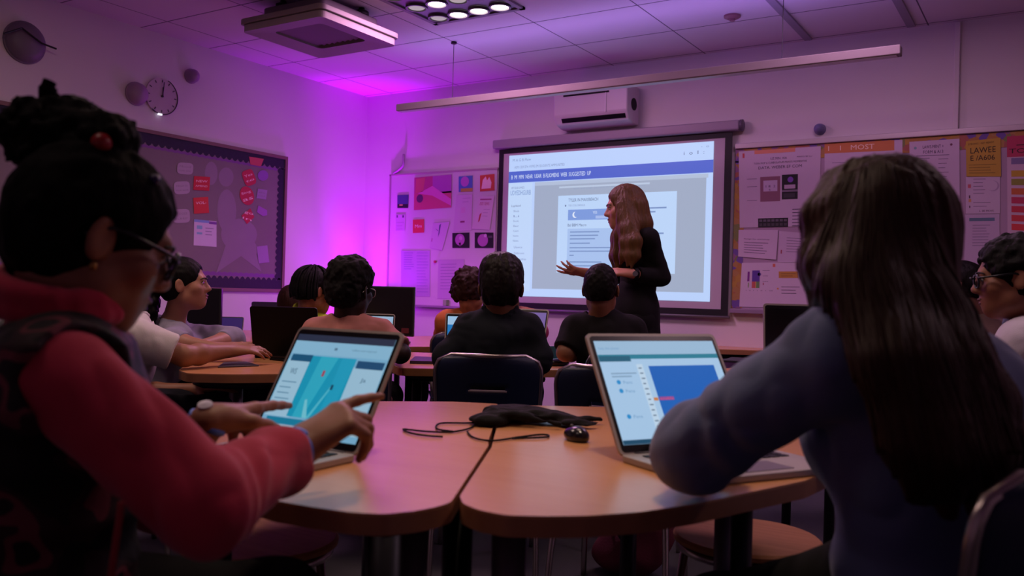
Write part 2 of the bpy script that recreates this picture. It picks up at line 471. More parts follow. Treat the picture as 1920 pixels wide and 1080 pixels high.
# suspended light bar
YBAR = 4.85
bl, br = PY(748, 204, YBAR), PY(1690, 94, YBAR)
zb = (bl[2] + br[2]) / 2
bar = thing('light_bar', 'long thin unlit light bar hung on wires across the front of the room', 'light bar', ((bl[0] + br[0]) / 2, YBAR, zb))
obj('housing', MB().box(((bl[0] + br[0]) / 2, YBAR, zb), (br[0] - bl[0], .07, .05)), mat('bar_housing', '#877b82', .7, 0, bump=(60, .02)), bar, bevel=.006)
obj('diffuser', MB().box(((bl[0] + br[0]) / 2, YBAR, zb - .0265), (br[0] - bl[0] - .04, .05, .003)), mat('bar_diffuser', '#d8d0e0', .4), bar)
for px in (848, 1464):
    x = PY(px, 190, YBAR)[0]
    obj('wire', MB().tube([(x, YBAR, zb + .02), (x, YBAR, ZC)], .0022, 6), DSTEEL, bar)
    obj('ceiling_cap', MB().lathe([(.02, 0), (.02, .012), (.006, .014)], (x, YBAR, ZC - .0145), n=14), DSTEEL, bar)
# small ceiling sensor
c = PZ(1373, 29, ZC)
t = thing('smoke_detector', 'small reddish round detector on the ceiling above the projection screen', 'detector', c)
obj('base', MB().lathe([(.05, -.001), (.05, -.012), (.03, -.022), (.0, -.022)], c, n=20), mat('detector_red', '#8d5a68', .5), t)
obj('sensor', MB().lathe([(.018, -.022), (.016, -.034), (0, -.036)], c, n=14), mat('detector_red', '#8d5a68', .5), t)
# ------------------------------------------------------------------ fittings on the walls
# wall air conditioner
a0, a1 = PY(1064, 182, D), PY(1214, 168, D); xa, xb = a0[0], a1[0] - .06; zc0 = 2.45
w = thing('wall_air_conditioner', 'white wall air conditioner with a black louvre above the projection screen', 'air conditioner', ((xa + xb) / 2, D - .1, zc0))
prof = [(D - .002, zc0 + .14), (D - .19, zc0 + .14), (D - .215, zc0 + .11), (D - .21, zc0 - .06), (D - .17, zc0 - .12), (D - .1, zc0 - .14), (D - .002, zc0 - .14)]
mbx = MB(); n = len(prof)
mbx.add([(xa, y, z) for y, z in prof] + [(xb, y, z) for y, z in prof], [tuple(range(n))[::-1], tuple(range(n, 2 * n))] + [(i, (i + 1) % n, n + (i + 1) % n, n + i) for i in range(n)])
obj('housing', mbx, mat('ac_white', '#cdbfcb', .4, bump=(30, .02)), w, bevel=.012)
obj('intake_slot', MB().box(((xa + xb) / 2 - .03, D - .216, zc0 + .085), ((xb - xa) * .62, .006, .012)), BLACK, w)
obj('louvre', MB().box(((xa + xb) / 2 + .02, D - .185, zc0 - .092), ((xb - xa) * .86, .035, .012), [(1, 0, 0), (0, .55, -.83), (0, .83, .55)]), BLACK, w)
obj('side_vent', MB().lathe([(.045, 0), (.045, .004), (.0, .004)], (xb, D - .1, zc0), (1, 0, 0), 18), BLACK, w)
obj('seam', MB().box((xb - .17, D - .2165, zc0 + .02), (.008, .005, .16)), mat('ac_seam', '#e0d5df', .4), w)
# round things on the left wall
def dome(name, label, cat, px, py, r, col, arm=None, wallx=True):
    c = PX(px, py, XL) if wallx else PY(px, py, D)
    ax = (1, 0, 0) if wallx else (0, -1, 0)
    t = thing(name, label, cat, c)
    obj('dome', MB().lathe([(r, .001), (r, .02), (r * .9, .045), (r * .6, .065), (.0, .075)], c, ax, 28), mat('dome_%s' % col, col, .5, bump=(50, .02)), t, smooth=True)
    obj('base', MB().lathe([(r * 1.06, .0005), (r * 1.06, .012), (r, .016)], c, ax, 28), mat('domebase_%s' % col, col, .6), t, smooth=False)
    if arm: obj('bracket', MB().tube([V(*c) + V(*p) for p in arm], .006, 8), DARK, t)
    return t
dome('wall_loudspeaker', 'large dark round wall speaker with a thin bracket above the hair bun', 'speaker', 45, 80, .12, '#6f6074',
     arm=[(.08, -.16, .0), (.085, -.06, .06), (.085, .06, .0), (.085, .15, -.01)])
dome('smoke_detector', 'small round detector high on the side wall between clock and ceiling', 'detector', 357, 143, .05, '#94769c')
dome('wall_bell', 'small grey round bell on the wall just beside the clock', 'bell', 254, 176, .075, '#9a7a9c')
dome('wall_button', 'small bluish round sensor on the front wall above the pinboard rail', 'sensor', 1538, 243, .035, '#6f6b9a', wallx=False)
cc = PX(301, 181, XL); ck = thing('wall_clock', 'pale round wall clock showing about twelve above the bulletin board', 'clock', cc)
obj('face', MB().lathe([(.125, .001), (.125, .016), (.0, .017)], cc, (1, 0, 0), 40), mat('clock_face', '#c0acba', .55), ck)
obj('rim', MB().tube([cc + V(.018, .125 * math.cos(a), .125 * math.sin(a)) for a in np.linspace(-2.2, 1.2, 30)], .0035, 8), mat('clock_rim', '#3a2b45', .4), ck)
tk = MB()
for k in range(12):
    a = k * PI / 6; d_ = V(0, math.sin(a), math.cos(a)); e_ = V(0, math.cos(a), -math.sin(a))
    tk.box(cc + V(.0185, 0, 0) + d_ * .105, (.002, .006, .018), [(1, 0, 0), e_, d_])
obj('hour_marks', tk, mat('clock_rim', '#3a2b45'), ck)
obj('hour_hand', MB().box(cc + V(.021, .004, .028), (.002, .007, .07)), DARK, ck)
obj('minute_hand', MB().box(cc + V(.0235, .006, .05), (.002, .005, .1), [(1, 0, 0), (0, .99, -.1), (0, .1, .99)]), DARK, ck)
obj('hub', MB().lathe([(.008, .017), (.008, .026), (0, .027)], cc, (1, 0, 0), 12), DARK, ck)
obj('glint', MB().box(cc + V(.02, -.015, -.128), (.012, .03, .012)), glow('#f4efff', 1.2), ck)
# pipe in the corner above the whiteboard
obj_ = obj('wall_conduit', MB().tube(spline([PY(757, 289, D - .02), PY(756, 308, D - .02), PY(748, 318, D - .02), PY(738, 325, D - .015)], 5), .011, 10), mat('conduit', '#a58aa8', .5), smooth=True)
tag(obj_, 'short bent cable conduit on the wall above the paper covered whiteboard', 'conduit')
# ------------------------------------------------------------------ projection screen
ps = thing('projection_screen', 'pull down projection screen showing a web page on the front wall', 'projection screen', (-2.92, D - .05, .94))
SX0, SX1, SZ0, SZ1 = PY(937, 281, D - .04)[0], PY(1374, 248, D - .04)[0], PY(1366, 592, D - .04)[2], PY(1373, 248, D - .04)[2]
YS = D - .04
obj('screen_fabric', MB().box(((SX0 + SX1) / 2, YS, (SZ0 + SZ1) / 2), (SX1 - SX0 - .06, .003, SZ1 - SZ0 - .04)), mat('screen_fabric', '#bdb0bd', .8, bump=(300, .03)), ps)
bw = .042; fm = MB()
fm.box((SX0 + bw / 2, YS - .004, (SZ0 + SZ1) / 2), (bw, .004, SZ1 - SZ0)); fm.box((SX1 - bw * .6, YS - .004, (SZ0 + SZ1) / 2), (bw * 1.2, .004, SZ1 - SZ0))
fm.box(((SX0 + SX1) / 2, YS - .0045, SZ1 - bw * .4), (SX1 - SX0, .004, bw * .8)); fm.box(((SX0 + SX1) / 2, YS - .0045, SZ0 + bw * .5), (SX1 - SX0, .004, bw))
obj('black_border', fm, mat('screen_border', '#07070d', .6), ps)
obj('bottom_bar', MB().tube([(SX0 - .01, YS, SZ0 - .012), (SX1 + .01, YS, SZ0 - .012)], .012, 12), mat('bar_grey', '#77707c', .4, .4), ps, smooth=True)
q0, q1 = PY(927, 270, D - .05), PY(1388, 238, D - .05)
rz = SZ1 + .042
obj('roller_case', MB().box(((q0[0] + q1[0]) / 2, D - .045, rz), (q1[0] - q0[0], .075, .07)), mat('roller_case', '#9d8fa0', .45, bump=(40, .02)), ps, bevel=.012)
obj('end_cap', MB().lathe([(.04, 0), (.04, .018), (.03, .022)], (q1[0], D - .045, rz), (1, 0, 0), 18), mat('roller_cap', '#5f5568', .45), ps)
YI = YS - .004
sh = Sheet(PY(953, 293, YI), PY(1335, 264, YI), PY(1334.5, 564, YI), PY(950, 556, YI), (0, -1, 0))
A_, B_ = sh.q[0], sh.q[2]
z0 = (sh.q[0][2] + sh.q[1][2]) / 2; z1 = (sh.q[2][2] + sh.q[3][2]) / 2; xx0 = (sh.q[0][0] + sh.q[3][0]) / 2; xx1 = (sh.q[1][0] + sh.q[2][0]) / 2
sh = Sheet((xx0, YI, z0), (xx1, YI, z0), (xx1, YI, z1), (xx0, YI, z1), (0, -1, 0))
sh.rect('projected_page', '#bcd6ff', 0, 0, 1, 1, .0004)
R = sh.rect; Lt = sh.lines; Tx = sh.text
R('projected_toolbar', '#5168cc', 0, .115, 1, .195, .0009)
R('projected_sidebar', '#c2dcfc', 0, .2, .132, .965, .0008)
R('projected_backdrop', '#a2b0c8', .145, .225, .972, .945, .0009)
R('projected_backdrop_strip', '#b4c4dc', .145, .2, .98, .226, .0008)
R('projected_card', '#bedafc', .272, .302, .845, .83, .0014)
R('projected_banner', '#7f9fdf', .325, .40, .60, .472, .0019)
R('projected_panel', '#a9c6f0', .325, .53, .60, .795, .0018)
tx = 'projected_lettering'; ink, ink2, wh = '#5a6a90', '#7f93bd', '#dcebff'
Tx(tx, ink2, 'M A G B Flow', .02, .045, .02, .1); Tx(tx, ink2, 'AEFS UDF EFA WIME EM SEUDENTE AMMUNITIES', .03, .095, .018, .27)
Tx(tx, wh, 'B  MI  MMI  NEAR  UEAR  B FLIOMENS  WEB  SUGGESTED  UP', .015, .17, .028, .42, .0014)
Tx(tx, ink2, '-  o', .945, .035, .01, .035); Tx(tx, ink, 'i  o  I  :', .87, .075, .022, .09)
Tx(tx, ink2, 'BTIDEUMES', .018, .24, .015, .07); Tx(tx, '#6f8fc8', 'UDYEDHGURB', .012, .285, .034, .112)
Tx(tx, ink, 'Lupdated', .02, .372, .02, .05)
for i, s_ in enumerate(('Blads', 'Li', 'Books', 'Baur', 'Ceam', 'Items', 'Names')): Tx(tx, ink2, s_, .033, .405 + i * .035, .014, .03)
for i, s_ in enumerate(('Ulewice', 'Oddsroom', 'Kutsurndmes')): Tx(tx, ink2, s_, .04, .662 + i * .042, .016, .045 + .012 * i); R(tx, ink2, .018, .648 + i * .042, .026, .664 + i * .042)
R('projected_backdrop_strip', '#bccdE4'.lower(), .275, .238, .72, .25, .0014)
Tx(tx, '#8fa2c4', 'tool and page options for the reading workspace', .35, .262, .012, .35, .0016)
Tx(tx, ink, 'TYLER IN MAKEBEACH', .325, .345, .022, .15, .0019); Tx(tx, ink2, 'TSE COLORINGS', .325, .378, .013, .085, .0019); R(tx, ink, .308, .366, .314, .378, .0019)
sh.disc('projected_icon', '#e6f1ff', .362, .436, .014, .0023); sh.disc('projected_icon', '#7f9fdf', .369, .433, .013, .0026)
Tx(tx, wh, 'YES', .45, .432, .018, .022, .0023); R('projected_icon', '#a8bfee', .465, .445, .6, .465, .0023)
Tx(tx, ink, 'Bal BBM Macro', .325, .515, .019, .095, .0019)
for (v, u1) in ((.553, .485), (.577, .48), (.60, .465), (.63, .44), (.66, .56), (.684, .55), (.712, .36), (.757, .50), (.783, .51)): R(tx, '#7d98c8', .338, v - .004, u1, v + .004, .0024)
for (v, u0, u1) in ((.405, .67, .8), (.43, .67, .75), (.57, .75, .79)): R(tx, '#7d98c8', u0, v - .005, u1, v + .005, .0019)
sh.emit(ps, lambda k: glow(k, .92))
# ------------------------------------------------------------------ boards
PAPER = lambda c: mat('paper_%s' % c, c, .8, var=(14, .03))
INK = lambda c: mat('ink_%s' % c, c, .7)
LAY = {}
def paper(name, label, cat, quad, col, draw=None, plane='F', group=None, lay=1):
    h = .018 + .0028 * lay
    pr = (lambda p: PY(p[0], p[1], D - h)) if plane == 'F' else (lambda p: PX(p[0], p[1], XL + h))
    nv = V(0, -1, 0) if plane == 'F' else V(1, 0, 0)
    q = [pr(p) for p in quad]
    o = obj(name, MB().slab(q, -nv, .0012), PAPER(col)); tag(o, label, cat, group)
    if draw:
        s = Sheet(*q, nv); draw(s); s.emit(o, INK)
    return o
# whiteboard left of the screen
wq = [PY(735, 328, D), PY(945, 313, D), PY(945, 573, D), PY(732, 572, D)]
wx0, wx1, wz1, wz0 = wq[0][0], SX0 - .035, 2.06, PY(800, 574, D)[2]
wb = thing('whiteboard', 'whiteboard covered with pinned pictures and sheets beside the projection screen', 'whiteboard', ((wx0 + wx1) / 2, D, wz0))
obj('panel', MB().box(((wx0 + wx1) / 2, D - .009, (wz0 + wz1) / 2), (wx1 - wx0, .015, wz1 - wz0)), mat('whiteboard', '#cbb9cb', .3, bump=(20, .01)), wb)
fm = MB()
fm.box(((wx0 + wx1) / 2, D - .0125, wz1), (wx1 - wx0 + .02, .022, .014)); fm.box((wx0, D - .0125, (wz0 + wz1) / 2), (.014, .022, wz1 - wz0))
obj('frame', fm, mat('board_trim', '#a88a9c', .5), wb)
obj('pen_tray', MB().box(((wx0 + wx1) / 2, D - .04, wz0), (wx1 - wx0 + .02, .075, .018)), mat('pen_tray', '#8a7590', .5), wb, bevel=.004)
o = obj('board_eraser', MB().box((PY(836, 562, D - .04)[0], D - .04, wz0 + .0355), (.035, .04, .05)), mat('eraser_green', '#8fa080', .7), bevel=.004); tag(o, 'small pale green eraser standing on the whiteboard tray', 'eraser')
def d1(s):
    s.rect('printed_picture', '#b03a7c', 0, 0, .5, .5).rect('printed_picture', '#a74fa8', .5, 0, 1, .55).rect('printed_picture', '#c04a72', 0, .5, 1, 1)
    s.poly('printed_picture', '#d065b0', [(.1, .5), (.5, .3), (1, .75), (1, .95), (.5, .6)], .0012).disc('printed_picture', '#5a2c5c', .16, .66, .09, .0016)
    s.poly('printed_picture', '#c15a6a', [(.05, .05), (.3, .02), (.25, .45), (.03, .5)], .0012)
paper('art_print', 'large pink abstract print at the top of the whiteboard', 'picture', [(777, 333), (847, 327), (846, 389), (776, 394)], '#b8509a', d1)
def d2(s):
    s.rect('printed_picture', '#3e4a78', 0, 0, 1, .7).rect('printed_picture', '#15181c', 0, .7, 1, 1).rect('printed_picture', '#c8c060', .2, .72, .5, .82, .001)
paper('photo_print', 'small photo with blue sky near the corner edge of the whiteboard', 'picture', [(745, 366), (766, 365), (765, 390), (745, 390)], '#444a70', d2)
def d3(s):
    s.rect('printed_picture', '#4a6ab0', 0, 0, 1, .78).rect('printed_picture', '#b09a40', .15, .78, 1, 1).disc('printed_picture', '#b060b8', .45, .35, .3, .001)
paper('photo_print', 'blue and yellow picture card with a pink disc, top of whiteboard', 'picture', [(860, 331), (886, 329), (886, 359), (860, 360)], '#5a6ab0', d3)
def d4(s):
    s.poly('printed_picture', '#e8c0c8', [(.1, .85), (.2, .3), (.4, .1), (.5, .35), (.65, .15), (.8, .5), (.75, .85)])
paper('photo_print', 'orange red square card with a pale shape, top of whiteboard beside screen', 'picture', [(900, 329), (927, 326), (927, 357), (900, 359)], '#c04a3a', d4)
paper('sticky_note', 'red square note with white letters in the whiteboard middle', 'note', [(774, 412), (795, 411), (795, 436), (774, 437)], '#cc3a48',
      lambda s: s.text('lettering', '#f0d0d8', 'Mm', .2, .62, .24, .6))
def d5(s):
    s.rect('printed_picture', '#c89ac0', .35, .35, .6, .5).rect('printed_picture', '#8a3a6a', .35, .72, .6, .77); s.lines('lettering', '#9a78a8', .4, .9, .1, .2, 2, .01)
paper('handout', 'plain pinned sheet with small pink sketch left of the tilted flyer', 'sheet', [(856, 366), (886, 364), (884, 432), (850, 434)], '#c5a5c6', d5)
def d6(s):
    s.rect('printed_picture', '#a04a80', .1, .08, .85, .12); s.text('lettering', '#b85a88', 'mm news', .15, .28, .1, .6); s.poly('printed_picture', '#b0404a', [(.28, .55), (.38, .5), (.36, .75), (.28, .8)]); s.lines('lettering', '#9a78a8', .45, .85, .4, .6, 3, .01)
paper('flyer', 'tilted white flyer with pink heading hanging beside the screen edge', 'flyer', [(899, 368), (927, 367), (918, 431), (884, 429)], '#cfb3cc', d6, lay=2)
def d7(s): s.disc('printed_picture', '#b060b0', .45, .45, .28); s.disc('printed_picture', '#c888c8', .5, .35, .1, .0012); s.poly('printed_picture', '#b060b0', [(.38, .65), (.52, .65), (.46, .92)])
paper('photo_print', 'black picture of a pink blossom with a stem', 'picture', [(848, 437), (880, 436), (880, 465), (848, 465)], '#16151c', d7)
def d8(s): s.disc('printed_picture', '#b060b0', .44, .5, .28); s.disc('printed_picture', '#d0a0d0', .58, .2, .08, .0012); s.rect('printed_picture', '#4a464c', .72, .2, .95, .35)
paper('photo_print', 'black picture of a round pink fruit beside the screen edge', 'picture', [(890, 436), (925, 436), (925, 465), (890, 465)], '#16151c', d8)
def d9(s): s.poly('printed_picture', '#3a3070', [(.42, .1), (.5, .05), (.52, .4), (.48, .55)]); s.poly('printed_picture', '#3a3070', [(.2, .22), (.4, .3), (.4, .33)]); s.rect('printed_picture', '#b06aa0', .04, .62, .12, .75)
paper('drawing', 'tilted sheet with a small ink drawing hanging beside the red note', 'drawing', [(812, 418), (843, 416), (829, 470), (806, 464)], '#c3a3c8', d9, lay=2)
paper('handout', 'two faint sketches on a tiny sheet under the blue sky photo', 'sheet', [(742, 402), (760, 402), (759, 432), (742, 433)], '#bfa0c4', lambda s: (s.rect('lettering', '#4a2c60', .1, .05, .22, .2), s.rect('lettering', '#4a2c60', .7, .05, .85, .2), s.lines('lettering', '#9a78a8', .1, .9, .5, .9, 3, .02)))
def d10(s): s.lines('lettering', '#8a62b8', .1, .45, .05, .4, 8, .012, seed=3); s.lines('lettering', '#8a62b8', .55, .95, .05, .9, 14, .01, seed=4)
paper('handout', 'large faint purple sheet low on the whiteboard, near the corner', 'sheet', [(752, 470), (806, 470), (806, 556), (752, 555)], '#b48fc8', d10)
def d11(s): s.lines('lettering', '#8a62a8', .1, .85, .12, .75, 9, .012, seed=5)
paper('handout', 'faint lined sheet low on the whiteboard under a red pin', 'sheet', [(822, 487), (870, 486), (870, 560), (820, 560)], '#bb98c4', d11)
pc = PY(817, 491, D - .024); o = obj('push_pin', MB().lathe([(.004, -.006), (.004, .004), (.012, .006), (.012, .016), (.0, .018)], pc, (0, -1, 0), 14), paint('#b02a58')); tag(o, 'red push pin above the faint lined sheet on the whiteboard', 'push pin')
# pinboard right of the screen
bx0, bx1 = PY(1378, 400, D)[0], 1.2; bz1, bz0 = 2.085, PY(1440, 585, D)[2]
pb = thing('pinboard', 'long wall pinboard with patterned orange border and a white top rail', 'pinboard', ((bx0 + bx1) / 2, D, bz0))
obj('panel', MB().box(((bx0 + bx1) / 2, D - .009, (bz0 + bz1) / 2), (bx1 - bx0, .015, bz1 - bz0)), mat('pinboard', '#a98da8', .8, bump=(80, .05)), pb)
obj('top_rail', MB().box(((bx0 + bx1) / 2, D - .02, bz1 + .02), (bx1 - bx0, .036, .035)), mat('rail', '#bfb2ba', .4, .2), pb, bevel=.004)
obj('bottom_rail', MB().box(((bx0 + bx1) / 2, D - .03, bz0), (bx1 - bx0, .055, .03)), mat('pen_tray', '#8a7590'), pb, bevel=.004)
def border_mat():
    m = mat('patterned_border', '#a8743a', .7)
    nt = m.node_tree; b = nt.nodes['Principled BSDF']; tc = nt.nodes.new('ShaderNodeTexCoord')
    vo = nt.nodes.new('ShaderNodeTexVoronoi'); vo.inputs['Scale'].default_value = 26; nt.links.new(tc.outputs['Object'], vo.inputs['Vector'])
    cr = nt.nodes.new('ShaderNodeValToRGB'); cr.color_ramp.interpolation = 'CONSTANT'
    el = cr.color_ramp.elements
    cols = ['#a8743a', '#8a5a8a', '#b0843a', '#a05a50', '#6a4a9a', '#a87a4a', '#7a7a48']
    el[0].color = lin(cols[0]); el[1].position = .3; el[1].color = lin(cols[1])
    for p_, c_ in zip((.42, .58, .7, .8, .92), cols[2:]): e = el.new(p_); e.color = lin(c_)
    sp = nt.nodes.new('ShaderNodeSeparateColor'); nt.links.new(vo.outputs['Color'], sp.inputs[0]); nt.links.new(sp.outputs[0], cr.inputs[0])
    nt.links.new(cr.outputs[0], b.inputs['Base Color']); return m
bm_ = MB(); bm_.box(((bx0 + bx1) / 2, D - .0185, bz1 - .045), (bx1 - bx0, .002, .09)); bm_.box((bx0 + .035, D - .0185, (bz0 + bz1) / 2 - .03), (.07, .002, bz1 - bz0 - .1))
obj('patterned_border', bm_, border_mat(), pb)
PT = '#c6b0c8'
def e1(s):
    s.text('lettering', '#4a3858', 'UZ MIN. XIA', .4, .135, .03, .2); s.text('lettering', '#5a4868', 'MARIO BE LU', .72, .125, .018, .18)
    s.text('lettering', '#3a2a48', 'TOPA MOP & CURBULATUM PRINTS MOMENTOS', .19, .185, .024, .65); s.text('lettering', '#3a2a48', 'DATA. WEBER EF COM', .25, .25, .036, .53)
    for v in (.37, .47, .65): s.rect('lettering', '#6a5878', .1, v - .003, .23, v + .003)
    s.rect('printed_picture', '#8a5a70', .27, .35, .52, .67); s.rect('printed_picture', '#c0a8c8', .31, .40, .485, .54, .001); s.text('lettering', '#4a3858', '1 8  2', .34, .49, .03, .12, .0013); s.text('lettering', '#4a3858', '6', .38, .53, .025, .02, .0013)
    s.rect('printed_picture', '#17151c', .54, .335, .735, .65); s.disc('printed_picture', '#7a4ab0', .645, .40, .035, .001); s.rect('printed_picture', '#b8a0b8', .57, .465, .705, .515, .001); s.rect('printed_picture', '#7a6a80', .54, .53, .735, .555, .001); s.rect('printed_picture', '#3a363f', .56, .575, .70, .63, .001)
    s.rect('printed_picture', '#d88a70', .2, .0, .7, .05); s.rect('lettering', '#c04a50', .05, .03, .075, .09)
    s.rect('printed_picture', '#1b181f', .24, .885, .62, 1.0); 
    for i in range(7): s.rect('printed_picture', '#5d5763', .255 + i * .052, .9, .293 + i * .052, .93, .001); s.rect('printed_picture', '#464048', .255 + i * .052, .95, .293 + i * .052, .985, .001)
    s.lines('lettering', '#3a2a48', .67, .92, .78, .99, 6, .009)
paper('poster', 'white poster with heading, brown square and black pictures, next to the screen', 'poster', [(1385, 284), (1539, 274), (1536, 424), (1387, 427)], PT, e1)
def e2(s): s.text('lettering', '#5a4868', 'Resign for workshop', .15, .36, .05, .65); s.lines('lettering', '#5a4868', .15, .8, .46, .82, 5, .018)
paper('handout', 'white sheet of typed lines with dark shadowed edge under the first poster', 'sheet', [(1385, 431), (1459, 431), (1455, 487), (1384, 481)], '#c9b2cc', e2, lay=2)
def e3(s): s.lines('lettering', '#5a4868', .25, .95, .2, .65, 6, .014); s.rect('lettering', '#a04a60', .08, .6, .12, .72)
paper('handout', 'typed sheet with a red mark, half behind the long brown hair', 'sheet', [(1461, 433), (1520, 438), (1520, 492), (1458, 492)], '#c2abc6', e3, lay=2)
def e4(s):
    s.rect('printed_picture', '#7a2a8a', .09, .2, .12, .42); s.rect('printed_picture', '#8aa070', .1, .45, .115, .56)
    s.rect('printed_picture', '#5a3a98', .155, .175, .26, .425); s.disc('printed_picture', '#5a3a98', .255, .26, .024)
    s.rect('printed_picture', '#c05a58', .155, .425, .205, .57); s.rect('printed_picture', '#6a8a5a', .215, .425, .26, .57); s.rect('printed_picture', '#c8b050', .205, .425, .215, .57)
    s.text('lettering', '#6a5878', 'I  0  I  1  0  1  00', .08, .64, .025, .36); s.rect('printed_picture', '#b8863a', .52, .2, .78, .345); s.lines('lettering', '#7a5828', .55, .76, .25, .3, 2, .012, h=.001)
    s.rect('printed_picture', '#d06a58', .44, .03, .475, .1); s.lines('lettering', '#5a4868', .55, .8, .54, .68, 3, .012); s.disc('printed_picture', '#d08a50', .505, .58, .013)
    s.lines('lettering', '#5a4868', .3, .4, .18, .42, 3, .008); s.rect('lettering', '#a04a60', .305, .45, .318, .5)
paper('chart_poster', 'white landscape sheet with purple bar chart and yellow label above the dark monitor', 'poster', [(1391, 493), (1526, 491), (1534, 579), (1386, 575)], '#cbb6cd', e4)
def e5(s):
    s.rect('printed_picture', '#c87848', .0, .0, .9, .1); s.text('lettering', '#f0d0c0', '1   1   MOST', .05, .075, .05, .6, .001); s.lines('lettering', '#8a7898', .1, .5, .2, .3, 2, .006)
paper('poster', 'poster with an orange header band behind the long haired woman', 'poster', [(1546, 270), (1692, 262), (1692, 455), (1546, 450)], PT, e5)
def e6(s):
    s.disc('printed_picture', '#7a9aa0', .12, .065, .03); s.text('lettering', '#3a2a48', 'LAWS.MENT +', .27, .075, .03, .42); s.text('lettering', '#3a2a48', 'FORM & A13', .28, .125, .03, .4); s.disc('printed_picture', '#6a3a50', .84, .05, .025)
    s.rect('lettering', '#4a3858', .14, .142, .8, .147); s.lines('lettering', '#6a5878', .14, .42, .17, .24, 5, .005)
    for i in range(10): s.rect('lettering', '#4a3858', .58, .18 + i * .042, .78 - .03 * (i % 3), .184 + i * .042)
paper('poster', 'tall white list poster immediately left of the yellow poster', 'poster', [(1705, 266), (1799, 260), (1800, 462), (1708, 455)], '#c3adc6', e6, lay=2)
def e7(s):
    s.text('lettering', '#4a3a18', 'STRONG - GET READY', .07, .12, .05, .75); s.text('lettering', '#1c1610', 'LAWEE', .13, .36, .155, .73); s.text('lettering', '#1c1610', 'E /A606', .13, .56, .14, .70)
    s.lines('lettering', '#6a5420', .08, .9, .68, .9, 4, .012)
paper('yellow_poster', 'yellow poster with big dark hand drawn capitals at the pinboard top', 'poster', [(1811, 265), (1876, 258), (1877, 331), (1812, 331)], '#b8923a', e7, lay=2)
def e8(s):
    s.disc('printed_picture', '#a890b0', .8, .25, .18); s.disc('printed_picture', '#c3adc6', .76, .24, .17, .001); s.rect('printed_picture', '#c05a68', .06, .2, .15, .3); s.rect('printed_picture', '#5a4050', .09, .5, .13, .58); s.rect('printed_picture', '#c89060', .08, .6, .16, .68); s.rect('printed_picture', '#5a4050', .1, .78, .13, .84)
    s.lines('lettering', '#6a5878', .22, .6, .06, .45, 5, .012); s.lines('lettering', '#6a5878', .22, .75, .7, .8, 2, .012); s.text('lettering', '#3a2a48', 'L. BE MOVE', .4, .95, .05, .42)
paper('handout', 'small sheet with red and orange icons under the yellow poster', 'sheet', [(1811, 332), (1875, 331), (1875, 400), (1811, 401)], '#c3adc6', e8)
def e9(s):
    s.rect('printed_picture', '#5a7088', .12, .04, .86, .075); s.lines('lettering', '#7a6888', .22, .75, .12, .34, 8, .006)
paper('handout', 'long pale sheet with a blue grey bar, lowest of the yellow poster column', 'sheet', [(1810, 402), (1874, 401), (1876, 575), (1806, 575)], '#b9a3c0', e9)
def e10(s):
    s.rect('printed_picture', '#b03058', 0, 0, 1, .2); s.text('lettering', '#241018', 'TODAYS', .04, .165, .045, .9, .001); s.rect('lettering', '#241018', .18, .085, .95, .092, .001)
    for v0_, c_ in ((.21, '#7a6a98'), (.33, '#b89030'), (.41, '#8a8438'), (.5, '#c06038'), (.585, '#b83058'), (.67, '#c03048'), (.755, '#c83844'), (.84, '#d03a44')): s.rect('printed_picture', c_, .08, v0_, .95, v0_ + .06)
paper('rainbow_chart', 'chart of coloured bars under a red header at the pinboard end', 'chart', [(1888, 256), (1988, 249), (1988, 458), (1889, 450)], '#c3a5bc', e10)
# bulletin board on the left wall
LY0, LY1, LZ0, LZ1 = 1.75, 4.95, 1.01, 2.1
bb = thing('bulletin_board', 'big grey bulletin board with a dark scalloped border on the side wall', 'bulletin board', (XL, (LY0 + LY1) / 2, LZ0))
obj('panel', MB().box((XL + .008, (LY0 + LY1) / 2, (LZ0 + LZ1) / 2), (.014, LY1 - LY0, LZ1 - LZ0)), mat('board_grey', '#7c6f73', .85, var=(2.2, .12), bump=(60, .05)), bb)
fm = MB()
for (y0_, y1_, z0_, z1_) in ((LY0, LY1, LZ1 - .025, LZ1), (LY0, LY1, LZ0, LZ0 + .025), (LY1 - .025, LY1, LZ0 + .025, LZ1 - .025), (LY0, LY0 + .025, LZ0 + .025, LZ1 - .025)):
    fm.box((XL + .0125, (y0_ + y1_) / 2, (z0_ + z1_) / 2), (.023, y1_ - y0_, z1_ - z0_))
obj('frame', fm, mat('board_frame', '#7a5a58', .6, bump=(40, .05)), bb)
def scallop(mb, y0_, y1_, zb_, dz, n_, hor=True):
    top = []
    for i in range(n_):
        for k in range(4):
            t_ = (i + k / 4) / n_; top.append((y0_ + (y1_ - y0_) * t_, zb_ + dz * (.75 + .25 * math.sin(PI * k / 4))))
    top.append((y1_, zb_ + dz * .75))
    low = [(p[0], zb_) for p in top]
    f3 = (lambda p, x: (x, p[0], p[1])) if hor else (lambda p, x: (x, p[1], p[0]))
    m_ = len(top); x_ = XL + .0165
    mb.add([f3(p, x_) for p in low] + [f3(p, x_) for p in top], [(i, i + 1, m_ + i + 1, m_ + i) if (dz > 0) == hor else (i, m_ + i, m_ + i + 1, i + 1) for i in range(m_ - 1)])
sc_ = MB()
scallop(sc_, LY0 + .025, LY1 - .025, LZ1 - .025, -.085, 60); scallop(sc_, LY0 + .025, LY1 - .025, LZ0 + .025, .09, 60)
scallop(sc_, LZ0 + .1, LZ1 - .1, LY1 - .025, -.075, 18, False)
obj('scalloped_border', sc_, mat('border_navy', '#1d1530', .7, var=(50, .4)), bb)
s2 = MB(); scallop(s2, LY0 + .025, LY1 - .1, LZ1 - .105, -.022, 60); scallop(s2, LY0 + .025, LY1 - .1, LZ0 + .115, .03, 60)
o = obj('purple_trim', s2, mat('border_purple', '#7a4a8c', .7), bb); o.location.x -= .0008
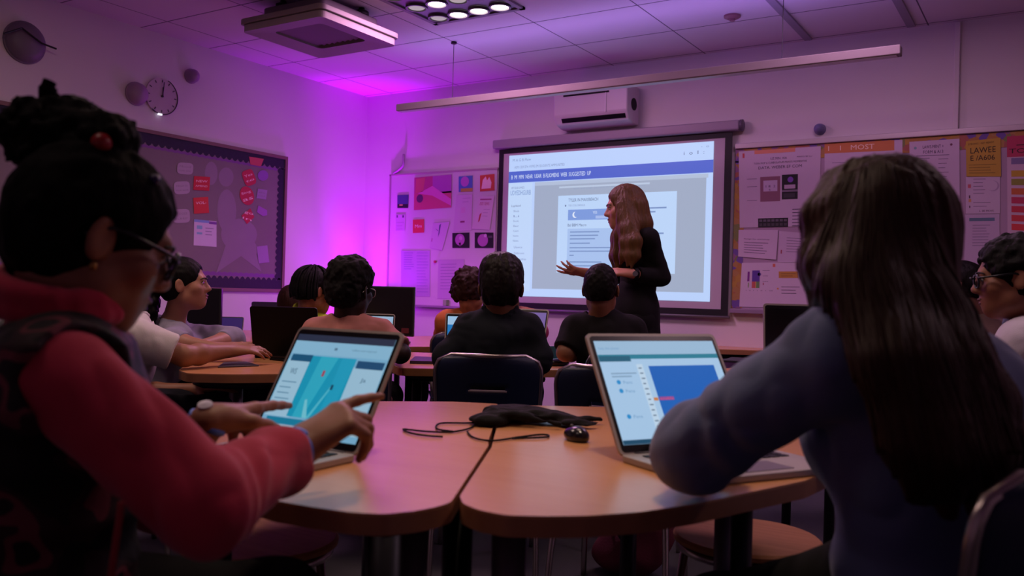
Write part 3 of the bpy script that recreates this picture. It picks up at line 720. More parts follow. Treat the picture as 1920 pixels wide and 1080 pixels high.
FA = mat('faded_shapes', '#8b7a8a', .85, var=(5, .1)); fs_ = MB()
def blob(px, py, rx, ry, n_=20):
    fs_.add([PX(px + rx * math.cos(2 * PI * k / n_), py - ry * math.sin(2 * PI * k / n_), XL + .0162 + .0001 * len(fs_.f)) for k in range(n_)], [tuple(range(n_))])
for b_ in ((396, 325, 12, 22), (424, 332, 14, 18), (425, 395, 18, 40), (448, 440, 34, 30)): blob(*b_)
for pl in ([(405, 512), (430, 440), (470, 440), (490, 510), (452, 480)], [(418, 430), (470, 440), (486, 470), (478, 478), (440, 450)]):
    fs_.add([PX(x, y, XL + .0162 + .0001 * len(fs_.f)) for x, y in pl], [tuple(range(len(pl)))[::-1]])
obj('faded_cutout', fs_, FA, bb)
def note(px, py, w_, h_, rot, col, label, cat='note', txt=None, shape=None, nm='paper_note'):
    ca, sa = math.cos(rot), math.sin(rot)
    cn = [(-w_, -h_), (w_, -h_), (w_, h_), (-w_, h_)]
    q = [(px + x * ca - y * sa, py + x * sa + y * ca) for x, y in cn]
    def dr(s):
        if txt: s.text('lettering', '#f2c8cc' if col in ('#c02c38', '#b82c48', '#c83a38') else '#8a7c88', txt[0], .15, .42, .16, .7); s.text('lettering', '#f2c8cc' if col in ('#c02c38', '#b82c48', '#c83a38') else '#8a7c88', txt[1], .12, .75, .13, .75)
    h = .0185
    if shape is None:
        o = obj(nm, MB().slab([PX(*p, XL + h) for p in q], (1, 0, 0), .001), PAPER(col))
    else:
        pts = [(px + (x * w_) * ca - (y * h_) * sa, py + (x * w_) * sa + (y * h_) * ca) for x, y in shape]
        o = obj(nm, MB().slab([PX(*p, XL + h) for p in pts], (1, 0, 0), .001), PAPER(col))
    tag(o, label, cat)
    if txt:
        s = Sheet(*[PX(*p, XL + h + .0012) for p in q], (1, 0, 0)); dr(s); s.emit(o, INK)
    return o
rr = [(math.copysign(abs(math.cos(a)) ** .5, math.cos(a)), math.copysign(abs(math.sin(a)) ** .5, math.sin(a))) for a in np.linspace(0, 2 * PI, 24, endpoint=False)]
rd = [(math.cos(a), math.sin(a)) for a in np.linspace(0, 2 * PI, 18, endpoint=False)]
LG = '#a898a6'
note(347, 316, 15, 11, .08, LG, 'topmost of the three pale rounded cards on the grey board', txt=('Mood', 'cute one'), shape=rr)
note(341, 352, 15, 12, -.05, LG, 'middle one of the three pale rounded cards on the grey board', txt=('Hour is', 'rise and'), shape=rr)
note(340, 405, 16, 13, -.05, LG, 'lowest of the three pale rounded cards on the grey board', txt=('IT DOES', 'SLEEP'), shape=rr)
note(378, 344, 15, 13, .06, '#c02c38', 'red square note with two white lines of writing, above the other red square', txt=('NEW', 'AMEND'))
note(377, 385, 14, 15, -.06, '#c83a38', 'red square note with a curled corner and one white word', txt=('VOL-', ''))
def nb(s):
    s.rect('printed_picture', '#7a9ac8', 0, 0, .66, .1); s.rect('printed_picture', '#7a4a9a', .66, .03, 1, .13); s.rect('printed_picture', '#7fb0c0', .12, .22, .36, .36); s.rect('printed_picture', '#7fb0c0', .12, .48, .36, .56)
    s.lines('lettering', '#8a7a98', .5, .88, .3, .55, 3, .03)
paper('handout', 'white sheet with a blue header below the red square notes', 'sheet', [(364, 411), (406, 415), (406, 463), (363, 460)], '#cbbcd0', nb, plane='L', lay=0)
note(480, 303, 14, 8, .1, '#c0505c', 'red card on the dark border at the top corner of the board', nm='paper_card', shape=[(-1, -1), (1, -.8), (.7, 1), (-.7, .8)])
note(467, 333, 11, 15, -.35, '#b82c48', 'topmost of the three rounded red cards in a column', shape=rr, txt=('Yes', 'to'))
note(463, 367, 13, 18, -.3, '#b82c48', 'largest red oval card, middle one of the red column', shape=rd, txt=('Sing', 'as'))
note(465, 405, 12, 15, .3, '#b82c48', 'lowest red card of the column, shaped like a diamond', shape=[(0, -1), (1, -.1), (.2, 1), (-1, .2)], txt=('go', 'in'))
note(493, 329, 10, 10, 0, '#8a5aa8', 'small purple scalloped card beside the topmost red column card', shape=rd)
note(491, 364, 9, 9, .15, '#9a80a8', 'small pale card beside the big red oval', txt=('the', 'cat'))
note(492, 396, 10, 9, .2, '#9a62b0', 'small lilac card beside the red diamond card', shape=[(-1, -1), (.8, -.4), (1, .6), (.3, 1), (-1, .4)])
note(493, 477, 10, 16, -.12, '#9a7aa8', 'plain lilac sheet near the bottom corner of the board', nm='paper_sheet')
note(25, 385, 16, 34, -.05, '#7d6c88', 'dim sheet on the board just behind the hair bun', nm='paper_sheet')
note(110, 330, 22, 30, .05, '#8a7a88', 'grey sheet on the board hidden mostly by dark hair', nm='paper_sheet') if False else None
# ================================================================== furniture
def wood_mat(name, c1, c2, rough, sc=1.0):
    m = mat(name, c1, rough, bump=(140, .02), spec=.7)
    nt = m.node_tree; b = nt.nodes['Principled BSDF']
    tc = nt.nodes.new('ShaderNodeTexCoord'); mp = nt.nodes.new('ShaderNodeMapping'); mp.inputs['Scale'].default_value = (2 * sc, 26 * sc, 26 * sc)
    mp.inputs['Rotation'].default_value = (0, 0, .5)
    n = nt.nodes.new('ShaderNodeTexNoise'); n.inputs['Scale'].default_value = 1.5; n.inputs['Detail'].default_value = 6; n.inputs['Distortion'].default_value = .6
    nt.links.new(tc.outputs['Object'], mp.inputs['Vector']); nt.links.new(mp.outputs['Vector'], n.inputs['Vector'])
    mx = nt.nodes.new('ShaderNodeMix'); mx.data_type = 'RGBA'; mx.inputs['A'].default_value = lin(c1); mx.inputs['B'].default_value = lin(c2)
    nt.links.new(n.outputs['Fac'], mx.inputs['Factor']); nt.links.new(mx.outputs['Result'], b.inputs['Base Color'])
    return m
TOPM = wood_mat('beech_laminate', '#c98a58', '#d29a68', .24)
EDGE = wood_mat('beech_edge', '#a87048', '#94603c', .5)
SEATW = wood_mat('seat_plywood', '#d39c66', '#a87446', .6, 1.6); SEATW.node_tree.nodes['Principled BSDF'].inputs['Specular IOR Level'].default_value = .15
ZT = .73
def table(label, pix, legs, rad=.04, z=ZT, group=None, brace=True, name='classroom_table'):
    poly = [PZ(x, y, z)[:2] for x, y in pix]
    cx_, cy_ = np.mean(poly, 0)
    t = thing(name, label, 'table', (cx_, cy_, 0), group)
    rp = round_poly(poly, rad)
    obj('tabletop', MB().prism(rp, z - .004, z), TOPM, t)
    obj('edge_band', MB().prism(round_poly(poly, rad), z - .032, z - .0041), EDGE, t)
    ctr = V(cx_, cy_)
    if brace:
        inner = [tuple(ctr + (V(*p) - ctr) * .72) for p in poly]
        mb = MB(); mb.tube([(p[0], p[1], z - .05) for p in inner], .016, 8, closed=True)
        obj('frame_rail', mb, DSTEEL, t, smooth=True)
    for l in legs:
        p = l[0]; r = l[1] if len(l) > 1 else .02; mm = l[2] if len(l) > 2 else DSTEEL
        lg = obj('leg', MB().tube([(p[0], p[1], .012), (p[0], p[1], z - .033)], r, 14), mm, t, smooth=True)
        obj('foot_cap', MB().lathe([(r * 1.15, 0), (r * 1.2, .012), (r, .016)], (p[0], p[1], 0.0005), n=14), BLACK, lg)
    return t
LEGM = mat('leg_grey', '#6d6570', .45, .6, bump=(150, .03))
tl_pts = [(846, 941), (853, 930), (916, 835), (915, 828), (936, 766), (932, 757), (850, 753), (640, 752), (480, 757), (350, 785), (330, 830), (400, 900), (512, 938), (588, 951), (660, 961), (720, 964), (778, 958), (820, 950)]
tr_pts = [(868, 944), (862, 930), (922, 838), (924, 828), (941, 768), (950, 759), (1130, 763), (1300, 772), (1450, 790), (1560, 830), (1585, 868), (1510, 901), (1395, 925), (1300, 945), (1200, 960), (1100, 967), (1020, 968), (950, 966), (900, 957)]
table('rounded beech table under the girl in maroon, lit pink', tl_pts, [(P(722, 1000, 1.27), .026), (P(772, 1000, 1.42), .027, LEGM), (P(700, 900, 1.9), .02), (P(420, 900, 1.75), .02)], .012)
table('rounded beech table under the long haired woman, with the black cloth bag', tr_pts, [(P(955, 1000, 1.36), .027, LEGM), (P(858, 1000, 1.5), .026, BLACK), (P(1357, 1000, 1.85), .02, LEGM), (P(1389, 1000, 1.85), .024), (P(1180, 950, 2.1), .02)], .012)
table('beech table in the middle row where the boy in navy sits', [(748, 690), (800, 691), (960, 693), (1088, 694), (1070, 686), (1045, 680), (1020, 668), (760, 660), (600, 657), (600, 671), (712, 673)], [(P(782, 720, 3.95), .022), (P(768, 720, 4.15), .022), (P(1048, 720, 4.05), .013), (P(640, 720, 4.35), .02)], .03)
table('beech table in the middle row where the white shirt pupil rests an arm', [(334, 694), (352, 700), (430, 702), (530, 701), (530, 700), (535, 684), (530, 661), (470, 660), (405, 668), (350, 684)], [(P(443, 720, 3.8), .03, LEGM), (P(512, 720, 3.45), .02), (P(500, 700, 4.2), .02)], .03)
table('back table by the side wall with two purple lit laptops', [(385, 640), (480, 641), (492, 640), (490, 621), (470, 619), (390, 620)], [(P(400, 660, 5.2), .02), (P(470, 660, 5.15), .02), (P(480, 660, 5.5), .02)], .03)
table('far table in front of the whiteboard under the big dark monitor', [(660, 648), (760, 650), (815, 650), (840, 646), (850, 634), (820, 630), (690, 631), (660, 636)], [(P(772, 660, 5.25), .02), (P(745, 670, 5.95), .02), (P(700, 660, 5.95), .02)], .03)
table('back table against the front wall beyond the slim black screen', [(1325, 654), (1425, 657), (1520, 660), (1520, 650), (1420, 648), (1330, 645)], [(P(1415, 690, 5.1), .03, DARK), (P(1345, 690, 5.2), .02), (P(1500, 690, 5.0), .02)], .01)
table('small front corner of a beech table under the slim black screen', [(1340, 720), (1425, 723), (1520, 727), (1640, 727), (1640, 690), (1520, 688), (1390, 688), (1350, 692)], [(P(1400, 760, 3.5), .02), (P(1560, 760, 3.4), .02), (P(1480, 730, 3.9), .02)], .02)
a_ = P(1362, 674, 5.0); b_ = P(1402, 676, 4.95)
o = obj('shelf_tray', MB().box((a_ + b_) / 2, (np.linalg.norm(b_ - a_), .3, .012), [nrm(b_ - a_), nrm(np.cross(UP, b_ - a_)), UP]), mat('tray_dark', '#2a2530', .5), bevel=.003)
tag(o, 'dark shelf tray hanging under the back table edge', 'tray')
# ------------------------------------------------------------------ chairs
NAVY = mat('navy_plastic', '#0f1d3c', .42, bump=(220, .05), spec=.4)
CHROME = mat('chair_chrome', '#b3aaa8', .28, 1.0, bump=(200, .02))
def chair(label, group=None, w=.2, top=.82, slot=True):
    t = thing('plastic_chair', label, 'chair', (0, 0, 0), group)
    def back(u, v):
        hw = w * (1 - .06 * (1 - v)); rr_ = .28
        if v > 1 - rr_: k = (v - (1 - rr_)) / rr_; hw *= (1 - .32 * (1 - math.sqrt(max(0, 1 - k ** 3))))
        x = u * hw
        return (x, -.19 - .045 * v + .05 * (u * u), .50 + (top - .50) * v)
    NU, NV_ = 24, 20
    vs = [back(-1 + 2 * i / NU, j / NV_) for j in range(NV_ + 1) for i in range(NU + 1)]
    fs = []
    for j in range(NV_):
        for i in range(NU):
            u = abs(-1 + 2 * (i + .5) / NU); v = (j + .5) / NV_
            if slot and u < .36 and .585 < v < .66: continue
            k = j * (NU + 1) + i; fs.append((k, k + 1, k + NU + 2, k + NU + 1))
    bk = obj('backrest', (vs, fs), NAVY, t, smooth=True, solid=.008)
    rim = [back(-1, j / 14) for j in range(15)] + [back(-1 + 2 * i / 16, 1) for i in range(1, 16)] + [back(1, 1 - j / 14) for j in range(15)]
    obj('back_rim', MB().tube(rim, .0085, 8), CHROME, t, smooth=True)
    if slot:
        for v_ in (.585, .66):
            pass
        obj('grip_lip', MB().tube([V(*back(-.36 + .72 * i / 10, .592)) for i in range(11)], .006, 8), mat('slot_lip', '#8a7d84', .4), bk, smooth=True)
    NS = 12; sv = []
    for j in range(NS + 1):
        for i in range(NS + 1):
            u, v = -1 + 2 * i / NS, j / NS
            hw = .19 * (1 - .12 * max(0, abs(v - .5) - .3))
            z = .445 + .012 * u * u - .02 * math.sin(v * PI) * (1 - u * u) - (.03 * max(0, v - .8) * 5) ** 1 * .3
            sv.append((u * hw, -.2 + .4 * v, z))
    sf = [(j * (NS + 1) + i, j * (NS + 1) + i + 1, (j + 1) * (NS + 1) + i + 1, (j + 1) * (NS + 1) + i) for j in range(NS) for i in range(NS)]
    obj('seat', (sv, sf), NAVY, t, smooth=True, solid=.008)
    for s in (-1, 1):
        obj('leg', MB().tube(spline([(s * .165, .14, .43), (s * .18, .19, .3), (s * .19, .22, .001)], 6), .0105, 8), CHROME, t, smooth=True)
        obj('leg', MB().tube(spline([back(s * 1.0, .25), (s * .185, -.17, .5), (s * .175, -.16, .42), (s * .19, -.21, .2), (s * .195, -.24, .001)], 6), .0105, 8), CHROME, t, smooth=True)
    fr_ = MB(); fr_.tube([(-.165, .14, .425), (.165, .14, .425)], .009, 8); 
    obj('cross_bar', fr_, CHROME, t, smooth=True)
    return t
def put(t, xy, a):
    h = heading(a); t.location = (float(xy[0]), float(xy[1]), 0); t.rotation_euler = (0, 0, math.atan2(-h[0], h[1]))
    return t
CG = 'navy plastic chairs with chrome rims'
ch0 = chair('navy plastic chair with a hand slot, holding the boy in navy at the middle table', CG)
SEATS = {}; CHAIRS = {}
def place(key, px, d, a, label):
    """px,d: the seat centre along the view; a: heading the sitter faces"""
    t = ch0 if not SEATS else copy_tree(ch0)
    p = P(px, CY, d); SEATS[key] = (V(p[0], p[1], 0), a); CHAIRS[key] = t
    t['label'] = label
    return put(t, p, a)
place('navy', 922, 3.42, 0, ch0['label'])
place('pink', 662, 3.52, 4, 'navy plastic chair under the boy in the pink shirt')
place('tee', 1176, 3.84, -4, 'navy plastic chair under the boy in the black tee shirt')
place('white', 228, 3.3, 55, 'navy plastic chair under the pupil in the white shirt sleeve')
place('grey', 318, 4.02, 58, 'navy plastic chair under the girl in the grey shirt')
place('woman', 1806, 1.22, -24, 'navy plastic chair nearest the camera, behind the long haired woman')
place('spare', 1178, 3.02, 20, 'empty navy plastic chair turned sideways behind the right hand open laptop'.replace('right hand ', 'blue screen '))
place('braids', 575, 4.9, 30, 'navy plastic chair under the pupil with braids and yellow collar')
place('orange', 872, 5.1, -8, 'navy plastic chair under the curly haired pupil in orange')
place('glasses', 1960, 2.62, -50, 'navy plastic chair under the boy in white with glasses')
CHAIRS['woman'].scale = (1.06, 1.06, 1.05)
def stool(label, px, py, a, group):
    c = PZ(px, py, .45)
    t = thing('wooden_stool', label, 'stool', (c[0], c[1], 0), group)
    obj('seat', MB().lathe([(.0, .44), (.165, .44), (.18, .446), (.182, .456), (.175, .462), (.0, .46)], (c[0], c[1], 0), n=40), SEATW, t, smooth=False)
    obj('frame_ring', MB().tube([(c[0] + .16 * math.cos(x), c[1] + .16 * math.sin(x), .428) for x in np.linspace(0, 2 * PI, 28, endpoint=False)], .011, 8, closed=True), CHROME, t, smooth=True)
    for k in range(4):
        x = a + k * PI / 2
        obj('leg', MB().tube([(c[0] + .155 * math.cos(x), c[1] + .155 * math.sin(x), .428), (c[0] + .21 * math.cos(x), c[1] + .21 * math.sin(x), .001)], .011, 8), CHROME, t, smooth=True)
    obj('foot_ring', MB().tube([(c[0] + .185 * math.cos(x), c[1] + .185 * math.sin(x), .2) for x in np.linspace(0, 2 * PI, 28, endpoint=False)], .008, 8, closed=True), CHROME, t, smooth=True)
    return t
stool('round wooden stool under the table beside the long haired woman', 1400, 1012, .6, 'wooden stools')
stool('round wooden stool in deep shade under the table by the maroon sleeve', 488, 1016, .3, 'wooden stools')
# ------------------------------------------------------------------ laptops and monitors
ALU = mat('laptop_aluminium', '#a39b97', .42, .25, bump=(260, .02))
DALU = mat('laptop_dark', '#3a3640', .4, .6, bump=(260, .02))
def laptop(label, hl, hr, depth, lid_h, lean, draw=None, bg='#05060a', body=ALU, glow_k=1.0, user=None, group='open laptops on the tables', bz=.02, dead=False, top_u=None):
    """hl, hr: the two ends of the hinge (as the user sees them: left, right), resting on the table"""
    hl, hr = V(*hl), V(*hr); hl[2] = hr[2] = (hl[2] + hr[2]) / 2
    r = nrm(hr - hl); u = nrm(np.cross(r, UP)); w = np.linalg.norm(hr - hl); z = hl[2]
    if True: u = -u if np.cross(r, -u)[2] < 0 else u
    u = nrm(np.cross(UP, r)) * -1                         # towards the user
    t = thing('laptop', label, 'laptop', (hl + hr) / 2, group)
    c = (hl + hr) / 2 + u * depth / 2
    corners = [hl, hr, hr + u * depth, hl + u * depth]
    obj('base', MB().prism(round_poly([p[:2] for p in corners], .012), z + .001, z + .014), body, t, bevel=.0025)
    kb = MB(); nk = 12
    for j in range(5):
        for i in range(nk):
            q = hl + r * w * (.08 + .84 * (i + .5) / nk) + u * depth * (.12 + .42 * (j + .5) / 5)
            kb.box((q[0], q[1], z + .0152), (w * .84 / nk * .82, depth * .42 / 5 * .8, .0016), [r, u, UP])
    obj('keyboard', kb, BLACK, t)
    q = c + u * depth * .28
    obj('trackpad', MB().box((q[0], q[1], z + .0146), (w * .34, depth * .3, .0012), [r, u, UP]), mat('trackpad', '#77707a', .35, .4), t)
    up_ = nrm(-u * lean + UP)                             # direction of the lid
    nv = nrm(np.cross(r, up_));  nv = nv if nv.dot(u) > 0 else -nv
    b0, b1 = hl + UP * .012, hr + UP * .012
    def L_(x, y, h): return b0 + r * w * x + up_ * lid_h * y + nv * h
    def plate(x0, y0, x1, y1, h0, h1, rad):
        pl = round_poly([(x0 * w, y0 * lid_h), (x1 * w, y0 * lid_h), (x1 * w, y1 * lid_h), (x0 * w, y1 * lid_h)], rad)
        n = len(pl); vs = [b0 + r * p[0] + up_ * p[1] + nv * h0 for p in pl] + [b0 + r * p[0] + up_ * p[1] + nv * h1 for p in pl]
        fs = [tuple(range(n))[::-1], tuple(range(n, 2 * n))] + [(i, (i + 1) % n, n + (i + 1) % n, n + i) for i in range(n)]
        if np.cross(r, up_).dot(nv) < 0: fs = [f[::-1] for f in fs]
        return MB().add(vs, fs)
    obj('lid', plate(0, .0, 1, 1, -.006, 0, .014), body, t)
    bez = obj('bezel', plate(.02, .022, .98, .975, 0.0001, .0012, .01), mat('bezel', '#06070c', .25), t)
    obj('hinge', MB().tube([b0 + r * w * .1 - UP * .002, b0 + r * w * .9 - UP * .002], .007, 10), DALU, t, smooth=True)
    s = Sheet(L_(.04, .93, .0013), L_(.96, .93, .0013), L_(.96, .075, .0013), L_(.04, .075, .0013), nv)
    o = obj('display', MB().add(s.q[::-1] if np.cross(s.q[1] - s.q[0], s.q[2] - s.q[0]).dot(nv) < 0 else s.q, [(0, 1, 2, 3)]), glow(bg, glow_k) if not dead else mat('dead_display', '#08080d', .18), t)
    if draw: draw(s); s.emit(o, lambda k: glow(k, glow_k))
    return t
def onp(px, py, z=ZT): return PZ(px, py, z)
def l1(s):
    R = s.rect; T = 'displayed_window'
    R(T, '#25304a', 0, 0, 1, .07); R(T, '#8fc4e4', 0, .07, 1, .205)
    R(T, '#7db8dc', .0, .205, 1, 1, .0007)
    R(T, '#a5cfe8', .01, .27, .27, .84, .0009); R(T, '#a4cee8', .69, .30, .995, .86, .0009)
    R(T, '#12577f', .03, .215, .25, .285, .0012); R(T, '#174f7a', .72, .235, .985, .31, .0012)
    R(T, '#0f9fc4', .24, .22, .70, .83, .0010); s.poly(T, '#2eb4d2', [(.34, .22), (.52, .22), (.40, .83), (.30, .83)], .0014); s.poly(T, '#1aa6cc', [(.56, .22), (.70, .22), (.66, .83), (.55, .83)], .0014)
    s.poly(T, '#79cfe2', [(.40, .83), (.36, .66), (.38, .65), (.45, .83)], .0018); s.poly(T, '#55c2da', [(.44, .83), (.56, .5), (.575, .5), (.47, .83)], .0018)
    R(T, '#1283a8', .05, .85, .48, .91, .0012); R(T, '#1283a8', .60, .87, .98, .92, .0012); R(T, '#0c2a4a', .02, .945, .3, .99, .0012); R(T, '#b4daee', .0, .915, 1, .94, .001)
    s.text('displayed_lettering', '#2a5878', 'WS', .08, .42, .06, .07, .0015); s.text('displayed_lettering', '#2a5878', 'Ja', .82, .45, .05, .05, .0015); s.text('displayed_lettering', '#58809c', 'reflect and respond', .62, .15, .025, .24, .0015)
    R('displayed_lettering', '#a84860', .42, .36, .445, .42, .002); R('displayed_lettering', '#0c4a68', .56, .49, .585, .54, .002); R('displayed_lettering', '#58809c', .44, .125, .47, .15, .0015)
    s.lines('displayed_lettering', '#5f8fb0', .04, .2, .5, .78, 6, .01, h=.0014)
laptop('open silver laptop with a cyan map page, touched by the girl in maroon', onp(466, 834) + UP * .0, onp(668, 866), .19, .262, .60, l1, bg='#8cc0e0', glow_k=.72)
def l2(s):
    R = s.rect; T = 'displayed_window'
    R(T, '#9cc0de', 0, 0, 1, .14); R(T, '#1f7f98', 0, .14, 1, .185, .0009); R(T, '#155f7a', 0, .155, .25, .21, .001)
    R(T, '#a9cdee', 0, .19, 1, .96, .0007); R(T, '#0a63bd', .375, .26, .935, .845, .0012)
    R(T, '#0f4a68', 0, .96, 1, 1, .001); R(T, '#c2dcf2', .28, .24, .33, .94, .001)
    for v, u1 in ((.415, .17), (.50, .19), (.745, .17)): s.disc(T, '#1f8fd0', .1, v, .016, .0014); s.text('displayed_lettering', '#6f9cc8', 'Pens', .135, v + .018, .03, .07, .0014)
    s.lines('displayed_lettering', '#7f9fbe', .06, .27, .33, .36, 2, .012, h=.0014); s.lines('displayed_lettering', '#5c7590', .29, .32, .28, .9, 13, .012, h=.0014, seed=9)
    R('displayed_lettering', '#d08040', .335, .575, .37, .605, .0016); R('displayed_lettering', '#8a4a9a', .38, .57, .50, .605, .0018); s.text('displayed_lettering', '#d86080', 'enable', .385, .6, .025, .11, .0021); s.text('displayed_lettering', '#6f9cc8', 'help the planet', .02, .095, .03, .16, .0014)
hl2 = onp(1163, 866); dr2 = nrm(heading(62)); hr2 = hl2 + dr2 * .345
laptop('open silver laptop with a big blue rectangle, in front of the long haired woman', hl2, hr2, .24, .268, .60, l2, bg='#a9cdee', glow_k=.85)
def lq(c1, c2, txt=None):
    def f(s):
        s.rect('displayed_window', c1, 0, 0, 1, .22); s.rect('displayed_window', c2, 0, .22, 1, 1, .0009)
        if txt: s.text('displayed_lettering', '#d8ecfa', txt, .14, .42, .1, .3, .0014); s.disc('displayed_lettering', '#3f9fdc', .28, .52, .06, .0012)
    return f
def px_laptop(label, tl, tr, br, d_, lean, depth, draw, bg, **k):
    """laptop whose lid shows at these corners; stands on the table"""
    pass
h0 = onp(832, 676)
laptop('laptop with a bright blue screen half hidden by the boy in navy', h0, h0 + heading(88) * .30, .15, .215, .25, lq('#9cc4e8', '#1678c0', 'Imag'), '#1678c0', glow_k=.85)
h1 = onp(1016, 678)
laptop('laptop with a tilted lilac screen between the two dark haired boys', h1 - heading(112) * .25, h1, .13, .25, .35, lambda s: s.rect('displayed_window', '#7f68b0', 0, 0, 1, 1).text('displayed_lettering', '#c0b8e0', 'M. M  ME', .1, .12, .06, .4), '#7f68b0', glow_k=.7)
h2 = onp(734, 668)
laptop('laptop with a pale screen corner just behind the boy in pink', h2 - heading(95) * .2, h2, .2, .2, .3, lq('#a8c8e8', '#7aa2d0'), '#7aa2d0', glow_k=.7)
h3 = onp(476, 671)
laptop('black laptop turned away, beside the folded hands', h3 + heading(92) * .30, h3, .22, .235, .33, None, body=BLACK, dead=True)
h4 = onp(472, 627)
laptop('laptop with dark purple lid on the back table, larger one', h4 + heading(88) * .27, h4, .2, .21, .12, None, body=mat('lid_violet', '#33274f', .5), dead=True)
h5 = onp(408, 627)
laptop('laptop with glowing violet screen on the back table', h5, h5 + heading(85) * .16, .14, .11, .3, lambda s: s.rect('displayed_window', '#2c1560', 0, 0, 1, 1), '#2c1560', glow_k=.7)
h6 = onp(1432, 712)
laptop('slim black screened laptop with silver edge on the small table corner', h6, h6 + heading(88) * .36, .2, .30, .1, None, body=ALU, dead=True)
def monitor(label, tl, br, d_, a, stand=True, mark=None):
    c = P((tl[0] + br[0]) / 2, (tl[1] + br[1]) / 2, d_); w = (br[0] - tl[0]) * d_ / FPX; h = (br[1] - tl[1]) * d_ / FPX
    f = heading(a); r = np.cross(f, UP); ax = [r, f, UP]
    t = thing('monitor', label, 'monitor', (c[0], c[1], ZT), 'dark monitors at the back')
    obj('panel', MB().box(c, (w, .03, h), ax), mat('monitor_shell', '#0d0d16', .5), t, bevel=.004)
    obj('screen', MB().box(c - f * .0155, (w - .024, .002, h - .024), ax), mat('dead_display2', '#0a0a10', .3), t)
    zb_ = c[2] - h / 2
    obj('neck', MB().box((c + f * .03)[:2].tolist() + [(ZT + zb_) / 2 + .03], (.06, .025, zb_ - ZT + .06), ax), DARK, t, bevel=.003)
    obj('foot', MB().box((c + f * .03)[:2].tolist() + [ZT + .008], (.22, .15, .014), ax), DARK, t, bevel=.004)
    if mark: obj('red_sticker', MB().box(c - f * .0168 + r * w * .33 - UP * h * .38, (.045, .001, .03), ax), paint('#5a1428'), t)
    return t
monitor('big dark monitor on the far table before the whiteboard', (684, 537), (778, 630), 5.2, 5, mark=True)
monitor('dark monitor edge showing behind the girl in the grey shirt', (352, 540), (416, 612), 5.35, 0)
# ------------------------------------------------------------------ things on the tables
CLOTH = mat('black_cloth', '#08070a', .8, bump=(300, .25), spec=.2)
s = SDF()
for (px, py, rx, ry, rz, k) in ((915, 793, .05, .045, .024, .03), (955, 785, .07, .06, .034, .03), (1000, 788, .07, .055, .028, .03), (1045, 792, .06, .045, .02, .03), (1085, 797, .05, .035, .014, .02)):
    rz *= .72; c = onp(px, py + 4); s.ell(c + UP * (rz * .75), (rx, ry, rz), k=k)
s.cone(onp(1060, 797) + UP * .012, onp(1124, 796) + UP * .011, .014, .011, k=.01); s.cone(onp(1060, 803) + UP * .01, onp(1122, 803) + UP * .01, .012, .01, k=.01)
s.cone(onp(925, 796) + UP * .03, onp(1050, 806) + UP * .014, .012, .01, k=.012); s.cone(onp(940, 800) + UP * .03, onp(1080, 800) + UP * .018, .008, .007, k=.008)
s.cut((0, 0, ZT + .0065), (0, 0, -1), .002)
vf = s.mesh(.004, lambda Q: .005 * vnoise(Q * V(22, 22, 50)) + .006 * (.5 - np.abs(vnoise(((Q - onp(1000, 790)) @ np.stack([CAMR, CAMF, UP], 1)) * V(9, 42, 30)))) + .002 * vnoise(Q * 70), 1)
o = obj('cloth_bag', vf, CLOTH, smooth=True); tag(o, 'crumpled black drawstring cloth bag lying on the table between the laptops', 'bag')
def cord(pts, r=.0022): return MB().tube(spline([onp(x, y) + UP * (r + .0015) for x, y in pts], 8), r, 8)
obj('drawstring', cord([(892, 796), (880, 806), (845, 813), (800, 812), (770, 809), (756, 808), (770, 815), (800, 820), (830, 822)]), CLOTH, o, smooth=True)
obj('drawstring', cord([(890, 795), (870, 796), (830, 796), (818, 801), (822, 808), (850, 812)]), CLOTH, o, smooth=True)
obj('drawstring', cord([(876, 812), (885, 822), (905, 828), (930, 829), (970, 823), (1010, 818), (1028, 819), (1020, 823), (960, 825)]), CLOTH, o, smooth=True)
c = onp(1079, 826); f = nrm(heading(-30)); r = np.cross(f, UP)
ms = SDF(); Rm = np.stack([r, f, UP], 1)
ms.ell(c + UP * .012, (.021, .036, .018), Rm, k=.01); ms.ell(c + UP * .01 - f * .012, (.02, .026, .02), Rm, k=.01); ms.cut((0, 0, ZT + .001), (0, 0, -1), .002)
o = obj('computer_mouse', ms.mesh(.0025, None, 1), mat('mouse_black', '#0b0c14', .22, spec=.6), smooth=True); tag(o, 'glossy black computer mouse on the table in front of the cloth bag', 'mouse')
obj('scroll_wheel', MB().lathe([(.005, -.003), (.006, 0), (.005, .003)], c + UP * .0285 + f * .016, r, 12), DARK, o)
obj('side_button', MB().box(c + UP * .0275 - f * .004, (.012, .02, .004), [r, f, UP]), mat('mouse_light', '#5a6a88', .25), o)
# on the middle table
def flat(name, label, cat, pix, h, m, **k):
    o = obj(name, MB().prism(round_poly([PZ(x, y, ZT)[:2] for x, y in pix], .006), ZT + .0012, ZT + .001 + h), m, **k); return tag(o, label, cat)
flat('folder', 'thin dark grey folder under the resting forearm', 'folder', [(408, 690), (486, 687), (462, 680), (420, 681)], .004, mat('folder_grey', '#3f3a44', .6))
flat('tablet', 'dark tablet lying on the table between pink and navy boys', 'tablet', [(768, 682), (816, 683), (822, 675), (778, 673)], .012, mat('tablet_dark', '#2a2440', .4))
flat('paper_sheet', 'white sheet on the table corner under the black mouse', 'sheet', [(1062, 691), (1085, 691), (1083, 684), (1066, 684)], .002, PAPER('#c0a8b4'))
flat('phone', 'black phone and pen lying in front of the black laptop', 'phone', [(505, 675), (540, 679), (545, 676), (512, 673)], .006, BLACK)
c = onp(1046, 686); f = nrm(heading(70)); r = np.cross(f, UP); Rm = np.stack([r, f, UP], 1)
ms = SDF(); ms.ell(c + UP * .014, (.032, .055, .02), Rm, k=.01); ms.ell(c + UP * .008 - f * .05, (.02, .035, .009), Rm, k=.02); ms.cut((0, 0, ZT + .001), (0, 0, -1), .002)
